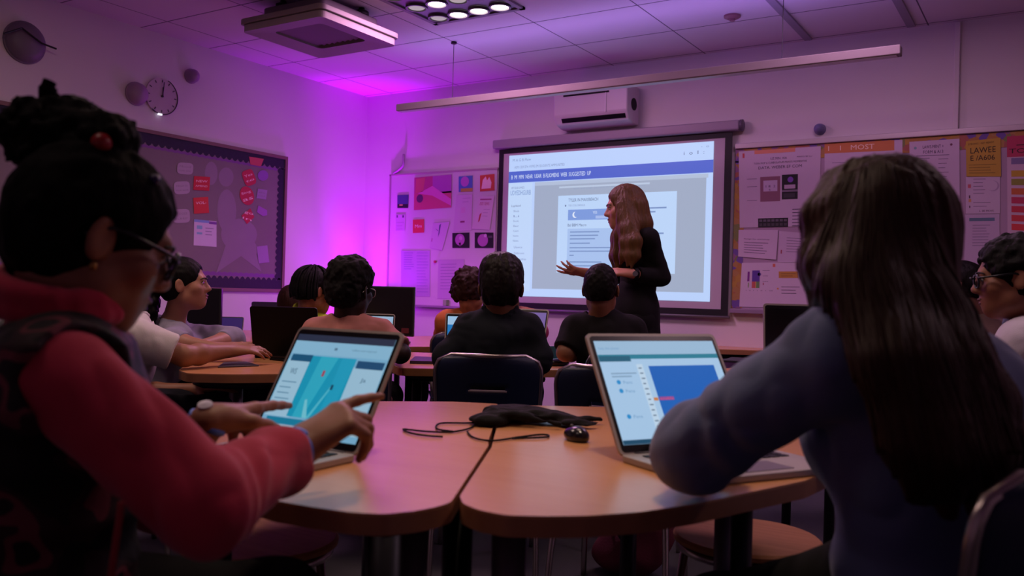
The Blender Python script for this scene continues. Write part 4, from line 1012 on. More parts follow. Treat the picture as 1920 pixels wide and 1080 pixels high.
o = obj('computer_mouse', ms.mesh(.004, None, 1), mat('mouse_black'  , '#0b0c14'), smooth=True); tag(o, 'black mouse on the middle table corner by the elbow', 'mouse')
c = onp(1037, 672); o = obj('pencil_cup', MB().lathe([(.025, .001), (.028, .06), (.024, .06), (.022, .008), (0, .008)], c, n=20), paint('#2a6a78')); tag(o, 'small teal cup on the middle table under the lilac laptop', 'cup')
# bag on the floor
c = PZ(1188, 1078, 0); s = SDF()
s.ell(c + V(0, 0, .12), (.13, .11, .12), k=.05); s.ell(c + V(.04, .03, .2), (.1, .09, .08), k=.05); s.ell(c + V(-.06, -.02, .08), (.09, .09, .08), k=.04); s.cut((0, 0, .002), (0, 0, -1), .004)
o = obj('school_bag', s.mesh(.008, lambda Q: .012 * vnoise(Q * 14), 1), mat('bag_maroon', '#6a2438', .8, bump=(120, .2), var=(9, .3)), smooth=True); tag(o, 'soft maroon school bag slumped on the floor under the tables', 'bag')
obj('strap', MB().tube(spline([c + V(-.05, -.02, .2), c + V(-.12, -.1, .26), c + V(-.02, -.13, .2), c + V(.04, -.1, .1)], 6), .009, 8), DARK, o, smooth=True)
# ================================================================== people
SKIN = {}
def skin(name, c): return mat('skin_' + name, c, .5, var=(40, .06), bump=(350, .06), sss=.05, spec=.4)
def cloth(name, c, b=(420, .12), var=(30, .08), sheen=.0, rough=.9): return mat('cloth_' + name, c, rough, bump=b, var=var, sheen=sheen, spec=.25)
def hairm(name, c, rough=.6, spec=.12, st=(1, 1, .25), b=.35): return mat('hair_' + name, c, rough, bump=(90, b), var=(60, .45), spec=spec, stretch=st)
def frame(f, up=UP):
    f = nrm(f); r = nrm(np.cross(f, up)); u = np.cross(r, f); return np.stack([r, f, u], 1)
def head_frame(a, pitch=0, roll=0):
    f = heading(a); p = math.radians(pitch); f = f * math.cos(p) + UP * math.sin(p)
    R = frame(f)
    if roll:
        c, s_ = math.cos(math.radians(roll)), math.sin(math.radians(roll))
        R = np.stack([R[:, 0] * c + R[:, 2] * s_, R[:, 1], R[:, 2] * c - R[:, 0] * s_], 1)
    return R
def add_head(s, hc, R, hs):
    l = lambda x, y, z: hc + R @ (V(x, y, z) * hs)
    E = lambda c, r, k=.02, op='u': s.ell(l(*c), V(*r) * hs, R, k * hs, op)
    E((0, -.014, .03), (.073, .095, .085), .02)
    E((0, .028, -.035), (.058, .062, .078), .035)
    E((0, .06, -.088), (.024, .024, .024), .035)
    for x in (-1, 1):
        E((x * .05, .008, -.06), (.018, .026, .026), .03)
        E((x * .044, .055, -.022), (.022, .022, .02), .025)
        E((x * .03, .088, .004), (.019, .014, .013), .014, 's')
        E((x * .031, .072, .003), (.0145, .0135, .0125), .005)
        E((x * .012, .092, -.031), (.009, .011, .008), .01)
        ca, sa = math.cos(.5), math.sin(.5) * x; Re = R @ np.array([[ca, -sa, 0], [sa, ca, 0], [0, 0, 1]]).T
        Re = R @ np.array([[ca, sa, 0], [-sa, ca, 0], [0, 0, 1]]).T
        s.ell(l(x * .079, -.010, -.006), V(.0075, .021, .033) * hs, Re, .006 * hs); s.ell(l(x * .087, -.006, -.003), V(.0055, .012, .02) * hs, Re, .004 * hs, 's')
    s.cone(l(-.032, .078, .023), l(.032, .078, .023), .011 * hs, .011 * hs, .018 * hs)
    s.cone(l(0, .082, .012), l(0, .104, -.026), .0075 * hs, .0115 * hs, .012 * hs)
    E((0, .084, -.056), (.021, .013, .0065), .008)
    E((0, .081, -.067), (.018, .013, .0075), .008)
    E((0, .097, -.0612), (.02, .006, .0016), .003, 's')
def add_hand(s, w, d, n, right, sz=1.0, curl=((.15, .15, .1),) * 4, thumb=.5, spread=1.0, k=.008):
    d = nrm(d); n = nrm(n - d * n.dot(d)); t = np.cross(n, d) if right else np.cross(d, n)
    offs = (.028, .009, -.010, -.027); lens = ((.043, .026, .021), (.047, .030, .022), (.043, .028, .021), (.034, .021, .019))
    kd = (.086, .089, .084, .075)
    tips = []
    s.cone(w - d * .01 * sz, w + d * .03 * sz, .024 * sz, .025 * sz, .02 * sz, sq=(n, .75))
    for i in range(4):
        kn = w + (d * kd[i] + t * offs[i]) * sz
        s.cone(w + (d * .012 + t * offs[i] * .6) * sz, kn, .0135 * sz, .0108 * sz, .016 * sz)
        dd = nrm(d + t * offs[i] * 3.0 * spread); p = kn; th = 0
        for j in range(3):
            th += curl[i][j]
            v = dd * math.cos(th) - n * math.sin(th)
            q = p + v * lens[i][j] * sz
            s.cone(p, q, (.0098 - .0012 * j) * sz, (.0088 - .0012 * j) * sz, k * sz * .6); p = q
        tips.append((p, v, n * math.cos(th) + dd * math.sin(th)))
    b = w + (d * .016 + t * .018 - n * .006) * sz
    v1 = nrm(t * .75 + d * .75 - n * .35); v2 = nrm(t * (.75 - thumb) + d - n * (.25 + .3 * thumb)); v3 = nrm(t * (.6 - thumb) + d - n * (.2 + .35 * thumb))
    p1 = b + v1 * .042 * sz; p2 = p1 + v2 * .032 * sz; p3 = p2 + v3 * .025 * sz
    s.cone(b, p1, .0165 * sz, .0115 * sz, .016 * sz); s.cone(p1, p2, .0112 * sz, .0098 * sz, .006 * sz); s.cone(p2, p3, .0098 * sz, .0078 * sz, .005 * sz)
    tips.append((p3, v3, n))
    return tips
def torso(s, B, g=0.0, k=.05, low=True):
    """B: dict of hips, sc (base of the neck), f, r, S (two shoulders), s (scale)"""
    H, C, r, sc = B['hips'], B['sc'], B['r'], B['s']
    u = nrm(C - H); f = nrm(np.cross(u, r)); r = np.cross(f, u); R = np.stack([r, f, u], 1); L = np.linalg.norm(C - H); w = B.get('w', 1.0)
    if low: s.ell(H + u * .02, (.165 * w * sc + g, .115 * sc + g, .115 * sc + g), R, k)
    s.ell(H + u * L * .38 - f * .005, (.138 * w * sc + g, .098 * sc + g, .19 * sc + g), R, k)
    s.ell(H + u * L * .66 - f * .012, (.15 * w * sc + g, .108 * sc + g, min(.19 * sc, .36 * L) + g), R, k)
    m = (B['S'][0] + B['S'][1]) / 2
    for S in B['S']:
        s.cone(m - u * .03, S - u * .005, .065 * sc + g, .05 * sc + g, k)
        s.cone(C + u * .025 - f * .008, S - nrm(S - m) * .03 + u * .005, .042 * sc + g * .6, .04 * sc + g, .035)
    if B.get('bust'):
        for x in (-1, 1): s.ell(H + u * L * .66 + f * .085 * sc + r * x * .07 * sc, (.06 * sc + g, .055 * sc + g, .06 * sc + g), R, .05)
def legs(s, B, g=0.0, k=.04, to='ankle'):
    sc = B['s']
    for hp, kn, an in B['legs']:
        s.cone(hp, kn, .083 * sc + g, .056 * sc + g, k)
        m = kn + (an - kn) * .32
        s.cone(kn, m, .055 * sc + g, .053 * sc + g, k); s.cone(m, an, .053 * sc + g, (.036 if g < .001 else .045) * sc + g, k)
def skin_arms(s, B, k=.02):
    sc = B['s']
    for S, E, W in B['arms']:
        s.cone(S, E, .048 * sc, .04 * sc, .03); m = E + (W - E) * .3
        s.cone(E, m, .04 * sc, .041 * sc, k); s.cone(m, W, .041 * sc, .0265 * sc, k)
def sleeve(s, B, i, frac, g, cuff=0, k=.03):
    sc = B['s']; S, E, W = B['arms'][i]
    if frac <= 1:
        e = S + (E - S) * frac; s.cone(S, e, .05 * sc + g, .047 * sc + g * 1.25, k); s.slice(e, nrm(E - S), .1)
    else:
        e = E + (W - E) * (frac - 1)
        s.cone(S, E, .05 * sc + g, .044 * sc + g, k)
        s.cone(E, e, .045 * sc + g, .033 * sc + g, .02)
        if cuff: s.cone(e - nrm(W - E) * .02, e, .035 * sc + g, .034 * sc + g, .008); s.slice(e, nrm(W - E), .07)
def wrinkle(Q, amp=.004, fr=16, st=(1, 1, 1), seed=0):
    q = Q * V(*st) * fr + seed
    return amp * (vnoise(q + .8 * vnoise(q * .6)[:, None]) + .45 * (1 - np.abs(vnoise(q * 1.9 + 5)) * 2))
def cap(hc, R, hs, th=.0, nape=-.062, line=0, ears=True):
    s = SDF(); l = lambda x, y, z: hc + R @ (V(x, y, z) * hs)
    s.ell(l(0, -.016, .034), V(.079 + th, .1 + th, .09 + th) * hs, R, .02)
    s.ell(l(0, -.046, -.008), V(.071 + th * .8, .066 + th, .075 + th) * hs, R, .03)
    s.ell(l(0, .112, -.03 + line), V(.069 + th * .3, .083, .1) * hs, R, .012, 's')
    if ears:
        for x in (-1, 1):
            s.ell(l(x * .096, -.012, -.018), V(.03, .036, .044) * hs, R, .01, 's')
            s.ell(l(x * .075, .05, -.055), V(.04, .05, .055) * hs, R, .01, 's')
    s.cut(l(0, -.05, nape), R @ V(0, .25, -1), .01)
    return s
def face_parts(t, hc, R, hs, iris='#1c0f0a', brow='#120a08', lip='#8a4a48'):
    l = lambda x, y, z: hc + R @ (V(x, y, z) * hs)
    for x in (-1, 1):
        e = MB().lathe([(.0001, .0106), (.006, .0093), (.0105, .004), (.0118, -.001), (.008, -.008)][::-1], l(x * .031, .0745, .0025), R[:, 1], 18)
        eb = SDF().ell(l(x * .031, .0755, .0028), V(.0118, .0118, .0095) * hs, R, .002)
        vf = eb.mesh(.0018, None, 1)
        eo = obj('eye', vf, mat('eye_white', '#b9b0ac', .2), t, smooth=True)
        obj('iris', MB().lathe([(.0058 * hs, 0), (.005 * hs, .001), (0, .0014)], l(x * .0315, .0866, .003), R[:, 1], 16), mat('iris' + iris, iris, .15), eo)
        br = [l(x * .012, .094, .019), l(x * .024, .0935, .0245), l(x * .04, .084, .0225), l(x * .048, .076, .018)]
        obj('eyebrow', MB().tube(spline(br, 5), [.0026 * hs] * 10 + [.0022 * hs] * 4 + [.0014 * hs] * 2, 8), mat('brow' + brow, brow, .7), t, smooth=True)
        li = [l(x * .018, .0835, .0075), l(x * .03, .0885, .0115), l(x * .041, .083, .0085), l(x * .045, .078, .004)]
        obj('eyelashes', MB().tube(spline(li, 4), .0014 * hs, 6), mat('brow' + brow, brow, .7), t, smooth=True)
    s = SDF(); s.ell(l(0, .0865, -.0555), V(.0195, .0125, .0052) * hs, R, .004); s.ell(l(0, .0838, -.0672), V(.0165, .0125, .0062) * hs, R, .003)
    s.ell(l(0, .099, -.0612), V(.02, .006, .0012) * hs, R, .002, 's')
    obj('lips', s.mesh(.0016, None, 1), mat('lip' + lip, lip, .4), t, smooth=True)
def person(label, hips, sc, a, S_half, s=1.0, head=None, hs=1.0, arms=None, skinc='#6b4632', shirt='#333333', shirt_name='shirt', sleeves=(1.85, 1.85), g=.014,
           trousers='#14161f', vox=.006, w=1.0, hands=None, tilt=0, knee=None, shirt_disp=None, collar=None, legs_pts=None, tz=ZT, shoes='#121214', neckr=.047, bust=False, shirt_mat=None, drop=.045, face=None, tuck=False):
    r = heading(a + 90); f = heading(a)
    r = nrm(r + UP * math.tan(math.radians(tilt)))
    B = dict(hips=V(*hips), sc=V(*sc), r=r, f=f, s=s, w=w, bust=bust)
    u = nrm(B['sc'] - B['hips'])
    B['S'] = [B['sc'] - r * S_half - u * drop, B['sc'] + r * S_half - u * drop]      # left, right
    hx = B['hips']
    if legs_pts is None:
        rr = heading(a + 90); B['legs'] = []
        for x in (-1, 1):
            hp = hx + rr * x * .085 * s; kn = hx + f * .40 * s + rr * x * .12 * s; kn[2] = hx[2] + .01
            an = kn + f * (.05 if knee is None else knee) ; an[2] = .085
            B['legs'].append((hp, kn, an))
    else: B['legs'] = legs_pts
    B['arms'] = []
    for i, x in enumerate((-1, 1)):
        S = B['S'][i]
        if arms and arms[i] is not None:
            E, W = V(*arms[i][0]), V(*arms[i][1]); lo_ = tz
            if lo_: E[2] = max(E[2], lo_ + .052 * s + (g * 1.4 if sleeves[i] > .8 else 0)); W[2] = max(W[2], lo_ + .06 * s)
        else:
            E = S + r * x * .05 - UP * .25 * s + f * .06; W = E + f * .2 * s - r * x * .1 * s + UP * .02
        B['arms'].append((S, E, W))
    hc, R = V(*head[0]), head[1]
    t = thing('person', label, 'person', (hx[0], hx[1], 0))
    b = SDF()
    torso(b, B, -.012); legs(b, B, -.01); 
    nb = B['sc'] + u * .0
    nk = hc + R @ (V(0, -.028, -.07) * hs)
    b.cone(nb - u * .02, nk, (neckr + .006) * hs, neckr * hs, .025)
    add_head(b, hc, R, hs)
    skin_arms(b, B)
    tips = [None, None]
    for i in (0, 1):
        S, E, W = B['arms'][i]
        hd = (hands or (None, None))[i] or {}
        d = hd.get('d'); d = nrm(W - E) if d is None else nrm(V(*d)); n = hd.get('n'); n = UP + .0 * f if n is None else V(*n)
        tips[i] = add_hand(b, W, d, n, i == 1, hd.get('sz', s), hd.get('curl', ((.1, .16, .1), (.12, .18, .1), (.14, .2, .1), (.16, .2, .1))), hd.get('thumb', .4), hd.get('spread', 1.0))
    for (_, _, an) in B['legs']:
        b.cone(an, an + f * .0 - UP * .03, .036 * s, .034 * s, .02)
    bo = obj('body', b.mesh(vox, None, 2), skin(skinc, skinc), t, smooth=True)
    # shirt
    c = SDF(); torso(c, B, g)
    for i in (0, 1): sleeve(c, B, i, sleeves[i], g, cuff=1)
    c.cone(nb + u * .035, nk + u * .08, (neckr + .012) * hs, (neckr + .03) * hs, .01, 's')
    if not tuck: c.cut(hx - u * (.1 * s), -u, .02)
    sm = shirt_mat or cloth(shirt, shirt)
    so = obj(shirt_name, c.mesh(vox, shirt_disp or (lambda Q: wrinkle(Q, .0035, 15, (1, 1, .7), 3.1 * len(label))), 1), sm, t, smooth=True)
    if collar:
        ring = []
        ax = nrm(nk - nb); e1 = nrm(np.cross(ax, f)); e2 = np.cross(e1, ax)
        cs = SDF(); rr_ = (neckr + .013) * hs; N = 14
        pts = [nb + ax * (collar[2] if len(collar) > 2 else .02) + (e1 * math.cos(2 * PI * k / N) + e2 * math.sin(2 * PI * k / N)) * rr_ for k in range(N)]
        for k in range(N): cs.cone(pts[k], pts[(k + 1) % N], collar[0], collar[0], .006)
        obj('collar', cs.mesh(max(.0035, vox * .7), None, 1), collar[1] if len(collar) > 1 and collar[1] else sm, so, smooth=True)
    # trousers and shoes
    p = SDF(); legs(p, B, .012); p.ell(hx + UP * .0, (.17 * s * w, .135 * s, .1 * s), frame(f), .05)
    for (_, _, an) in B['legs']: p.cut((an[0], an[1], an[2] - .005), (0, 0, -1), .004) if _ is B['legs'][0][1] else None
    obj('trousers', p.mesh(max(vox, .007), lambda Q: wrinkle(Q, .003, 13, (1, 1, 1), 1.7), 1), cloth(trousers, trousers), t, smooth=True)
    for (_, _, an) in B['legs']:
        sh_ = SDF(); ft = V(an[0], an[1], 0)
        sh_.cone(ft + UP * .045 - f * .035 * s, ft + UP * .035 + f * .13 * s, .04 * s, .034 * s, .02, sq=(UP, .8)); sh_.cone(ft + UP * .05, ft + UP * .1, .043 * s, .045 * s, .02)
        sh_.cut((0, 0, .004), (0, 0, -1), .003)
        obj('shoe', sh_.mesh(.008, None, 1), mat('shoe' + shoes, shoes, .6, bump=(150, .1)), t, smooth=True)
    if face: face_parts(t, hc, R, hs, **face)
    return t, B, hc, R, tips
def hair(t, sdf, m, vox=.005, disp=None, smooth=1, name='hair'):
    return obj(name, sdf.mesh(vox, disp, smooth), m, t, smooth=True)
def glasses(t, hc, R, hs, col='#0a0c18', r=.0024):
    l = lambda x, y, z: hc + R @ (V(x, y, z) * hs)
    gm = mat('glasses_frame' + col, col, .3)
    fr_ = obj('glasses', MB().tube([l(-.012, .108, .008), l(0, .112, .011), l(.012, .108, .008)], r * hs, 8), gm, t, smooth=True)
    for x in (-1, 1):
        ring = [l(x * (.034 + .024 * math.copysign(abs(math.cos(a)) ** .7, math.cos(a))), .104 - .010 * abs(.034 + .024 * math.cos(a)) / .06, -.002 + .019 * math.copysign(abs(math.sin(a)) ** .7, math.sin(a))) for a in np.linspace(0, 2 * PI, 28, endpoint=False)]
        obj('rim', MB().tube(ring, r * hs, 8, closed=True), gm, fr_, smooth=True)
        obj('temple', MB().tube(spline([l(x * .058, .094, .008), l(x * .079, .05, .01), l(x * .081, .0, .012), l(x * .078, -.03, -.008)], 5), r * hs, 8), gm, fr_, smooth=True)
        g_ = bpy.data.materials.get('lens_glass')
        if g_ is None:
            g_ = mat('lens_glass', '#d8dcec', .05); g_.node_tree.nodes['Principled BSDF'].inputs['Transmission Weight'].default_value = 1; g_.node_tree.nodes['Principled BSDF'].inputs['IOR'].default_value = 1.02
        n = len(ring); obj('lens', MB().add(ring, [tuple(range(n))]), g_, fr_)
def strands(path_list, r, n=5):
    mb = MB()
    for pts, rr in path_list: mb.tube(pts, rr, n)
    return mb
BLK = '#0a0709'
HBLK = hairm('black', '#0b0809'); HBRN = hairm('brown', '#2a1710'); HTEACH = hairm('chestnut', '#573c20', .5, .2, (1, 1, .04), .6)
def seatpos(key): p, a = SEATS[key]; return V(p[0], p[1], .565), a
# ------------------------------------------------------------------ boy in navy (middle)
hp, a = seatpos('navy')
DS = 3.42
t, B, hc, R, _ = person('boy with thick black hair in dark navy shirt, back turned, on the middle chair', hp, P(938, 590, DS), 0, .112, .98, (P(940, 540, 3.42), head_frame(4, -6)), 1.0,
    [(P(838, 688, 3.36), P(862, 684, 3.66)), (P(1008, 678, 3.38), P(980, 686, 3.68))], '#7a5138', '#0e141c', 'shirt', (1.8, 1.8), .014, vox=.005, w=.92, collar=(.012, None, .035), drop=.062,
    shirt_disp=lambda Q: wrinkle(Q, .006, 11, (1, 1, 1.3), 2.0))
def thickhair(Q):
    q = (Q - hc) @ R; an = np.arctan2(q[:, 0], q[:, 1] + .03); rd = np.hypot(q[:, 0], q[:, 1] + .03)
    return .0055 * vnoise(np.stack([an * 3.2, rd * 30, q[:, 2] * 12], 1)) + .0035 * vnoise(np.stack([an * 9, rd * 40, q[:, 2] * 18], 1)) + .002 * vnoise(Q * 110)
hs_ = cap(hc, R, 1.0, .009, -.07); hs_.ell(hc + R @ V(0, -.02, .075), V(.08, .095, .062), R, .02)
for x in (-1, 1): hs_.ell(hc + R @ V(x * .104, -.035, -.035), V(.036, .06, .042), R, .01, 's')
hair(t, hs_, hairm('raven', '#120b0a', .5, .2), .0035, thickhair)
# ------------------------------------------------------------------ boy in pink
hp, a = seatpos('pink')
t, B, hc, R, _ = person('boy with short afro hair and thin glasses in a dusty pink shirt, back turned', hp, P(652, 608, 3.5), -3, .125, .95, (P(658, 545, 3.5), head_frame(24, -4)), .97,
    [(P(575, 690, 3.5), P(600, 680, 3.75)), (P(750, 684, 3.46), P(744, 668, 3.72))], '#2c1a16', '#b87c72', 'shirt', (.85, .9), .016, vox=.006, collar=(.012, None, .022),
    shirt_disp=lambda Q: wrinkle(Q, .006, 12, (1, 1, 1.2), 8.0))
s = cap(hc, R, .97, .006, -.07, ears=True); l = lambda x, y, z: hc + R @ V(x, y, z)
s.ell(l(0, -.02, .065), (.088, .1, .078), R, .02)
s.ell(l(0, .11, -.045), (.08, .07, .09), R, .01, 's')
hair(t, s, hairm('afro', '#0a0708', .8, .2), .004, lambda Q: .006 * vnoise(Q * 70) + .006 * vnoise(Q * 38) + .003 * vnoise(Q * 150))
glasses(t, hc, R, .97, '#b8a8b0', .0016)
# ------------------------------------------------------------------ boy in black tee
hp, a = seatpos('tee'); hp = hp + heading(0) * .08
t, B, hc, R, _ = person('boy with cropped black hair in black tee shirt, back turned, before the teacher', hp, P(1128, 600, 3.88), 0, .125, .93, (P(1127, 543, 3.86), head_frame(14, -2)), .93,
    [(P(1060, 668, 3.82), P(1092, 663, 4.02)), (P(1196, 680, 3.86), P(1170, 680, 4.06))], knee=-.06, skinc='#8a5a40', shirt='#0c0a0c', shirt_name='tee_shirt', sleeves=(.9, .9), g=.015, vox=.006, collar=(.01, None, .02))
s = cap(hc, R, .93, .001, -.05); hair(t, s, hairm('crop', '#0d0a0b', .6), .004, lambda Q: .003 * fbm(Q * 55, 2) + .0015 * vnoise(Q * 160))
# ------------------------------------------------------------------ curly haired pupil in orange
hp, a = seatpos('orange')
t, B, hc, R, _ = person('pupil with curly brown hair in an orange top, half behind the boy in navy', hp, P(882, 590, 5.02), -28, .14, .97, (P(884, 545, 4.97), head_frame(34, -10)), .98,
    [(P(832, 640, 5.1), P(850, 640, 5.3)), None], '#a06a50', '#b8663a', 'top', (.8, .8), .014, vox=.007)
s = cap(hc, R, .98, .016, -.06); l = lambda x, y, z: hc + R @ V(x, y, z)
s.ell(l(-.05, -.05, -.01), (.05, .05, .06), R, .02)
hair(t, s, hairm('curly', '#2a1614', .6), .005, lambda Q: .012 * vnoise(Q * 42) + .007 * vnoise(Q * 85))
# ------------------------------------------------------------------ pupil with pink sleeve, almost hidden
c0 = P(962, 600, 5.5)
t, B, hc, R, _ = person('pupil in a bright pink top hidden behind the boy in navy, one hand raised', (c0[0], c0[1] , .53), c0, 5, .14, .97, (P(945, 540, 5.5), head_frame(10, -8)), .92,
    [None, (P(1010, 622, 5.35), P(1004, 588, 5.5))], '#9a6248', '#b83a68', 'top', (1.5, 1.82), .014, vox=.008, hands=(None, dict(d=-CAMR + UP * .25, n=CAMF * -1 + UP, sz=.9)))
hair(t, cap(hc, R, .92, .004, -.06), HBLK, .006)
# ------------------------------------------------------------------ pupil with braids
hp, a = seatpos('braids')
t, B, hc, R, _ = person('pupil with long black braids and a bright yellow collar', hp, P(574, 595, 4.82), 35, .14, .98, (P(590, 546, 4.78), head_frame(52, -8)), 1.04,
    [None, None], '#9a6648', '#b8c23a', 'top', (.8, .8), .014, vox=.007, collar=(.02, None, .045))
s = cap(hc, R, 1.04, .006, -.05); hb = hair(t, s, HBLK, .005, lambda Q: .002 * vnoise(Q * 90))
rg = random.Random(5); pl = []
for i in range(95):
    th_ = rg.uniform(-PI, PI); ph = rg.uniform(.1, 1.25)
    if abs(th_) < .75 and ph > .5: continue
    def on(th, ph, e=1.0): return hc + R @ (V(.088 * math.sin(th) * math.sin(ph), -.016 + .108 * math.cos(th) * math.sin(ph), .03 + .099 * math.cos(ph)) * 1.06 * e)
    pts = [on(th_, ph + (1.62 - ph) * k / 4, 1.02 + .02 * rg.random()) for k in range(5)]
    e = pts[-1]; ln = rg.uniform(.055, .085); o_ = nrm((e - hc) * V(1, 1, 0))
    pts += [e + o_ * .006 - UP * ln * .4, e + o_ * .004 - UP * ln * .75, e - UP * ln]
    pl.append((spline(pts, 3), .0046 + .0012 * rg.random()))
obj('braids', strands(pl, 0, 6), mat('braid_hair', '#0a0709', .6, bump=(260, .5), spec=.12), hb, smooth=True)
# ------------------------------------------------------------------ brown haired pupil behind the braids
c0 = P(553, 614, 5.6)
t, B, hc, R, _ = person('pupil with straight brown hair, mostly hidden behind the braids', (c0[0], c0[1], .53), c0, 25, .14, .9, (P(553, 570, 5.6), head_frame(30, 0)), .95, None, '#9a6a55', '#4a3a5a', 'top', (1.8, 1.8), .014, vox=.009)
s = cap(hc, R, .95, .012, -.2, ears=False); l = lambda x, y, z: hc + R @ V(x, y, z); s.ell(l(0, -.05, -.07), (.075, .05, .08), R, .03); hair(t, s, HBRN, .006, lambda Q: .003 * vnoise(Q * V(90, 90, 15)))
# ------------------------------------------------------------------ girl in grey shirt
hp, a = seatpos('grey')
t, B, hc, R, _ = person('girl in a grey shirt with dark ponytail seen in profile, arms folded on the table', hp, P(322, 613, 3.98), 62, .15, .97, (P(347, 533, 3.93), head_frame(80, 4)), .99,
    [(P(434, 655, 4.0), P(378, 660, 3.78)), (P(318, 668, 3.72), P(398, 664, 3.66))], '#a0705a', '#8a8599', 'shirt', (1.35, 1.35), .016, vox=.0055, collar=(.012, None, .02), bust=True,
    shirt_disp=lambda Q: wrinkle(Q, .006, 14, (1, 1, .9), 4.0), face=dict(lip='#8a4844'),
    hands=(dict(n=UP - CAMF * .4, sz=.9, curl=((.05, .1, .1),) * 4, d=-CAMR * .8 - CAMF * .4 + UP * .1), dict(n=UP - CAMF * .3, sz=.9, curl=((.05, .1, .1),) * 4, d=CAMR + CAMF * .2 + UP * .12)))
s = cap(hc, R, .99, .003, -.07, line=.008); l = lambda x, y, z: hc + R @ V(x, y, z)
sleek = lambda Q: .0022 * vnoise(((Q - hc) @ R) * V(140, 14, 60))
hb = hair(t, s, HBLK, .004, sleek)
s = SDF(); p0, p1, p2, p3 = l(0, -.105, .0), l(.01, -.15, -.03), l(.02, -.165, -.1), l(.03, -.14, -.17)
s.cone(p0, p1, .022, .035, .02); s.cone(p1, p2, .04, .045, .03); s.cone(p2, p3, .045, .02, .03)
obj('ponytail', s.mesh(.005, lambda Q: .012 * vnoise(Q * 40) + .006 * vnoise(Q * 95), 1), HBLK, hb, smooth=True)
obj('hair_tie', MB().lathe([(.02, -.006), (.026, 0), (.02, .006)], p0, nrm(p1 - p0), 16), paint('#201826'), hb)
lap = B['sc']
# ------------------------------------------------------------------ pupil in white tee
hp, a = seatpos('white')
Sx = P(262, 632, 3.25); r150 = heading(150); SCw = Sx - r150 * .15 + UP * .035
t, B, hc, R, _ = person('pupil in white tee shirt resting a bare arm on the table, head hidden', V(SCw[0], SCw[1], .545) - heading(60) * .1, SCw, 60, .15, .97, (P(222, 485, 3.45), head_frame(60, -5)), .93,
    [None, (P(345, 680, 3.3), P(432, 671, 3.52))], '#96664a', '#c4bebd', 'tee_shirt', (.6, .78), .022, vox=.006, collar=(.01, None, .02),
    hands=(None, dict(n=UP - CAMF * .3 + CAMR * .1, d=CAMR + CAMF * .55 + UP * .08, sz=.95, curl=((.2, .3, .2), (.22, .32, .2), (.25, .35, .2), (.3, .35, .2)))))
put(CHAIRS['white'], B['hips'], 60)
hair(t, cap(hc, R, .93, .004, -.06), HBLK, .006)
# ------------------------------------------------------------------ boy with glasses at the edge
hp, a = seatpos('glasses')
t, B, hc, R, _ = person('boy with black hair and glasses in a white shirt beyond the long haired woman', hp, P(1932, 612, 2.66), -52, .15, 1.0, (P(1899, 522, 2.6), head_frame(-66, -6)), 1.0,
    [(P(1860, 740, 2.55), P(1800, 735, 2.75)), None], '#8f5e48', '#c9bfcc', 'shirt', (.9, .9), .018, vox=.006, collar=(.013, cloth('bluecollar', '#6a7590'), .025), face=dict(lip='#6a3a34'))
s = cap(hc, R, 1.0, .012, -.075); hair(t, s, HBLK, .004, lambda Q: .007 * vnoise(Q * 45) + .004 * vnoise(Q * 100))
glasses(t, hc, R, 1.0, '#08080c', .003)
# ------------------------------------------------------------------ far pupil beyond the long hair
c0 = P(1836, 600, 4.5)
t, B, hc, R, _ = person('far pupil in a beige top near the pinboard, half behind long brown hair', (c0[0], c0[1], .53), c0, -35, .15, .95, (P(1802, 535, 4.45), head_frame(-50, -5)), .95, None, '#8a5a48', '#8a7068', 'top', (1.7, 1.7), .016, vox=.008)
hair(t, cap(hc, R, .95, .008, -.07), HBLK, .006, lambda Q: .004 * vnoise(Q * 50))
# ------------------------------------------------------------------ the teacher
DT = 4.72
c0 = P(1200, 440, DT); fa = -98
f_ = heading(fa); r_ = heading(fa + 90)
hp = V(c0[0], c0[1], .93) + f_ * .02
lg = []
for x in (-1, 1):
    h_ = hp + r_ * x * .085; k_ = V(h_[0], h_[1], .5) + f_ * .02; an = V(h_[0], h_[1], .085) - f_ * .01; lg.append((h_, k_, an))
wl = P(1190, 512, DT - .16); wr = P(1098, 510, DT + .02)
t, B, hc, R, _ = person('teacher with long brown hair in a black dress, standing before the projection screen', hp, P(1203, 434, DT), fa, .145, .88, (P(1171, 390, DT), head_frame(-88, -7)), 1.0,
    [(P(1240, 520, DT - .1), P(1186, 513, DT - .2)), (P(1178, 520, DT + .22), P(1102, 512, DT + .1))], '#b07a66', '#0a090c', 'dress_top', (1.84, 1.84), .008, vox=.0055, legs_pts=lg, trousers='#0a090c', w=.92, bust=True,
    shirt_disp=lambda Q: wrinkle(Q, .0035, 13, (1, 1, .8), 5.0), face=dict(lip='#8a4048', brow='#24120c'), neckr=.041, tuck=True, tz=None,
    hands=(dict(d=-CAMR + UP * .1, n=UP - CAMF * .6, sz=.92, curl=((.2, .3, .2),) * 4), dict(d=-CAMR + UP * .12 - CAMF * .1, n=-UP * .8 - CAMF * .5, sz=.95, curl=((.05, .1, .1), (.15, .2, .15), (.3, .3, .2), (.35, .35, .2)), thumb=-.1, spread=1.6)))
sk = SDF(); top_ = hp + UP * .12
sk.cone(top_, V(hp[0], hp[1], .98), .125, .155, .03, sq=(f_, .8)); sk.cone(V(hp[0], hp[1], .98), V(hp[0], hp[1], .52), .155, .2, .03, sq=(f_, .85)); sk.cut((0, 0, .48), (0, 0, -1), .004)
obj('skirt', sk.mesh(.008, lambda Q: .006 * vnoise(Q * V(22, 22, 3)), 1), cloth('#0a090c', '#0a090c'), t, smooth=True)
S_, E_, W_ = B['arms'][0]
wt = obj('wristwatch', MB().lathe([(.029, -.012), (.0335, -.01), (.0335, .01), (.029, .012)], W_ - nrm(W_ - E_) * .012, nrm(W_ - E_), 20), BLACK, t, smooth=False)
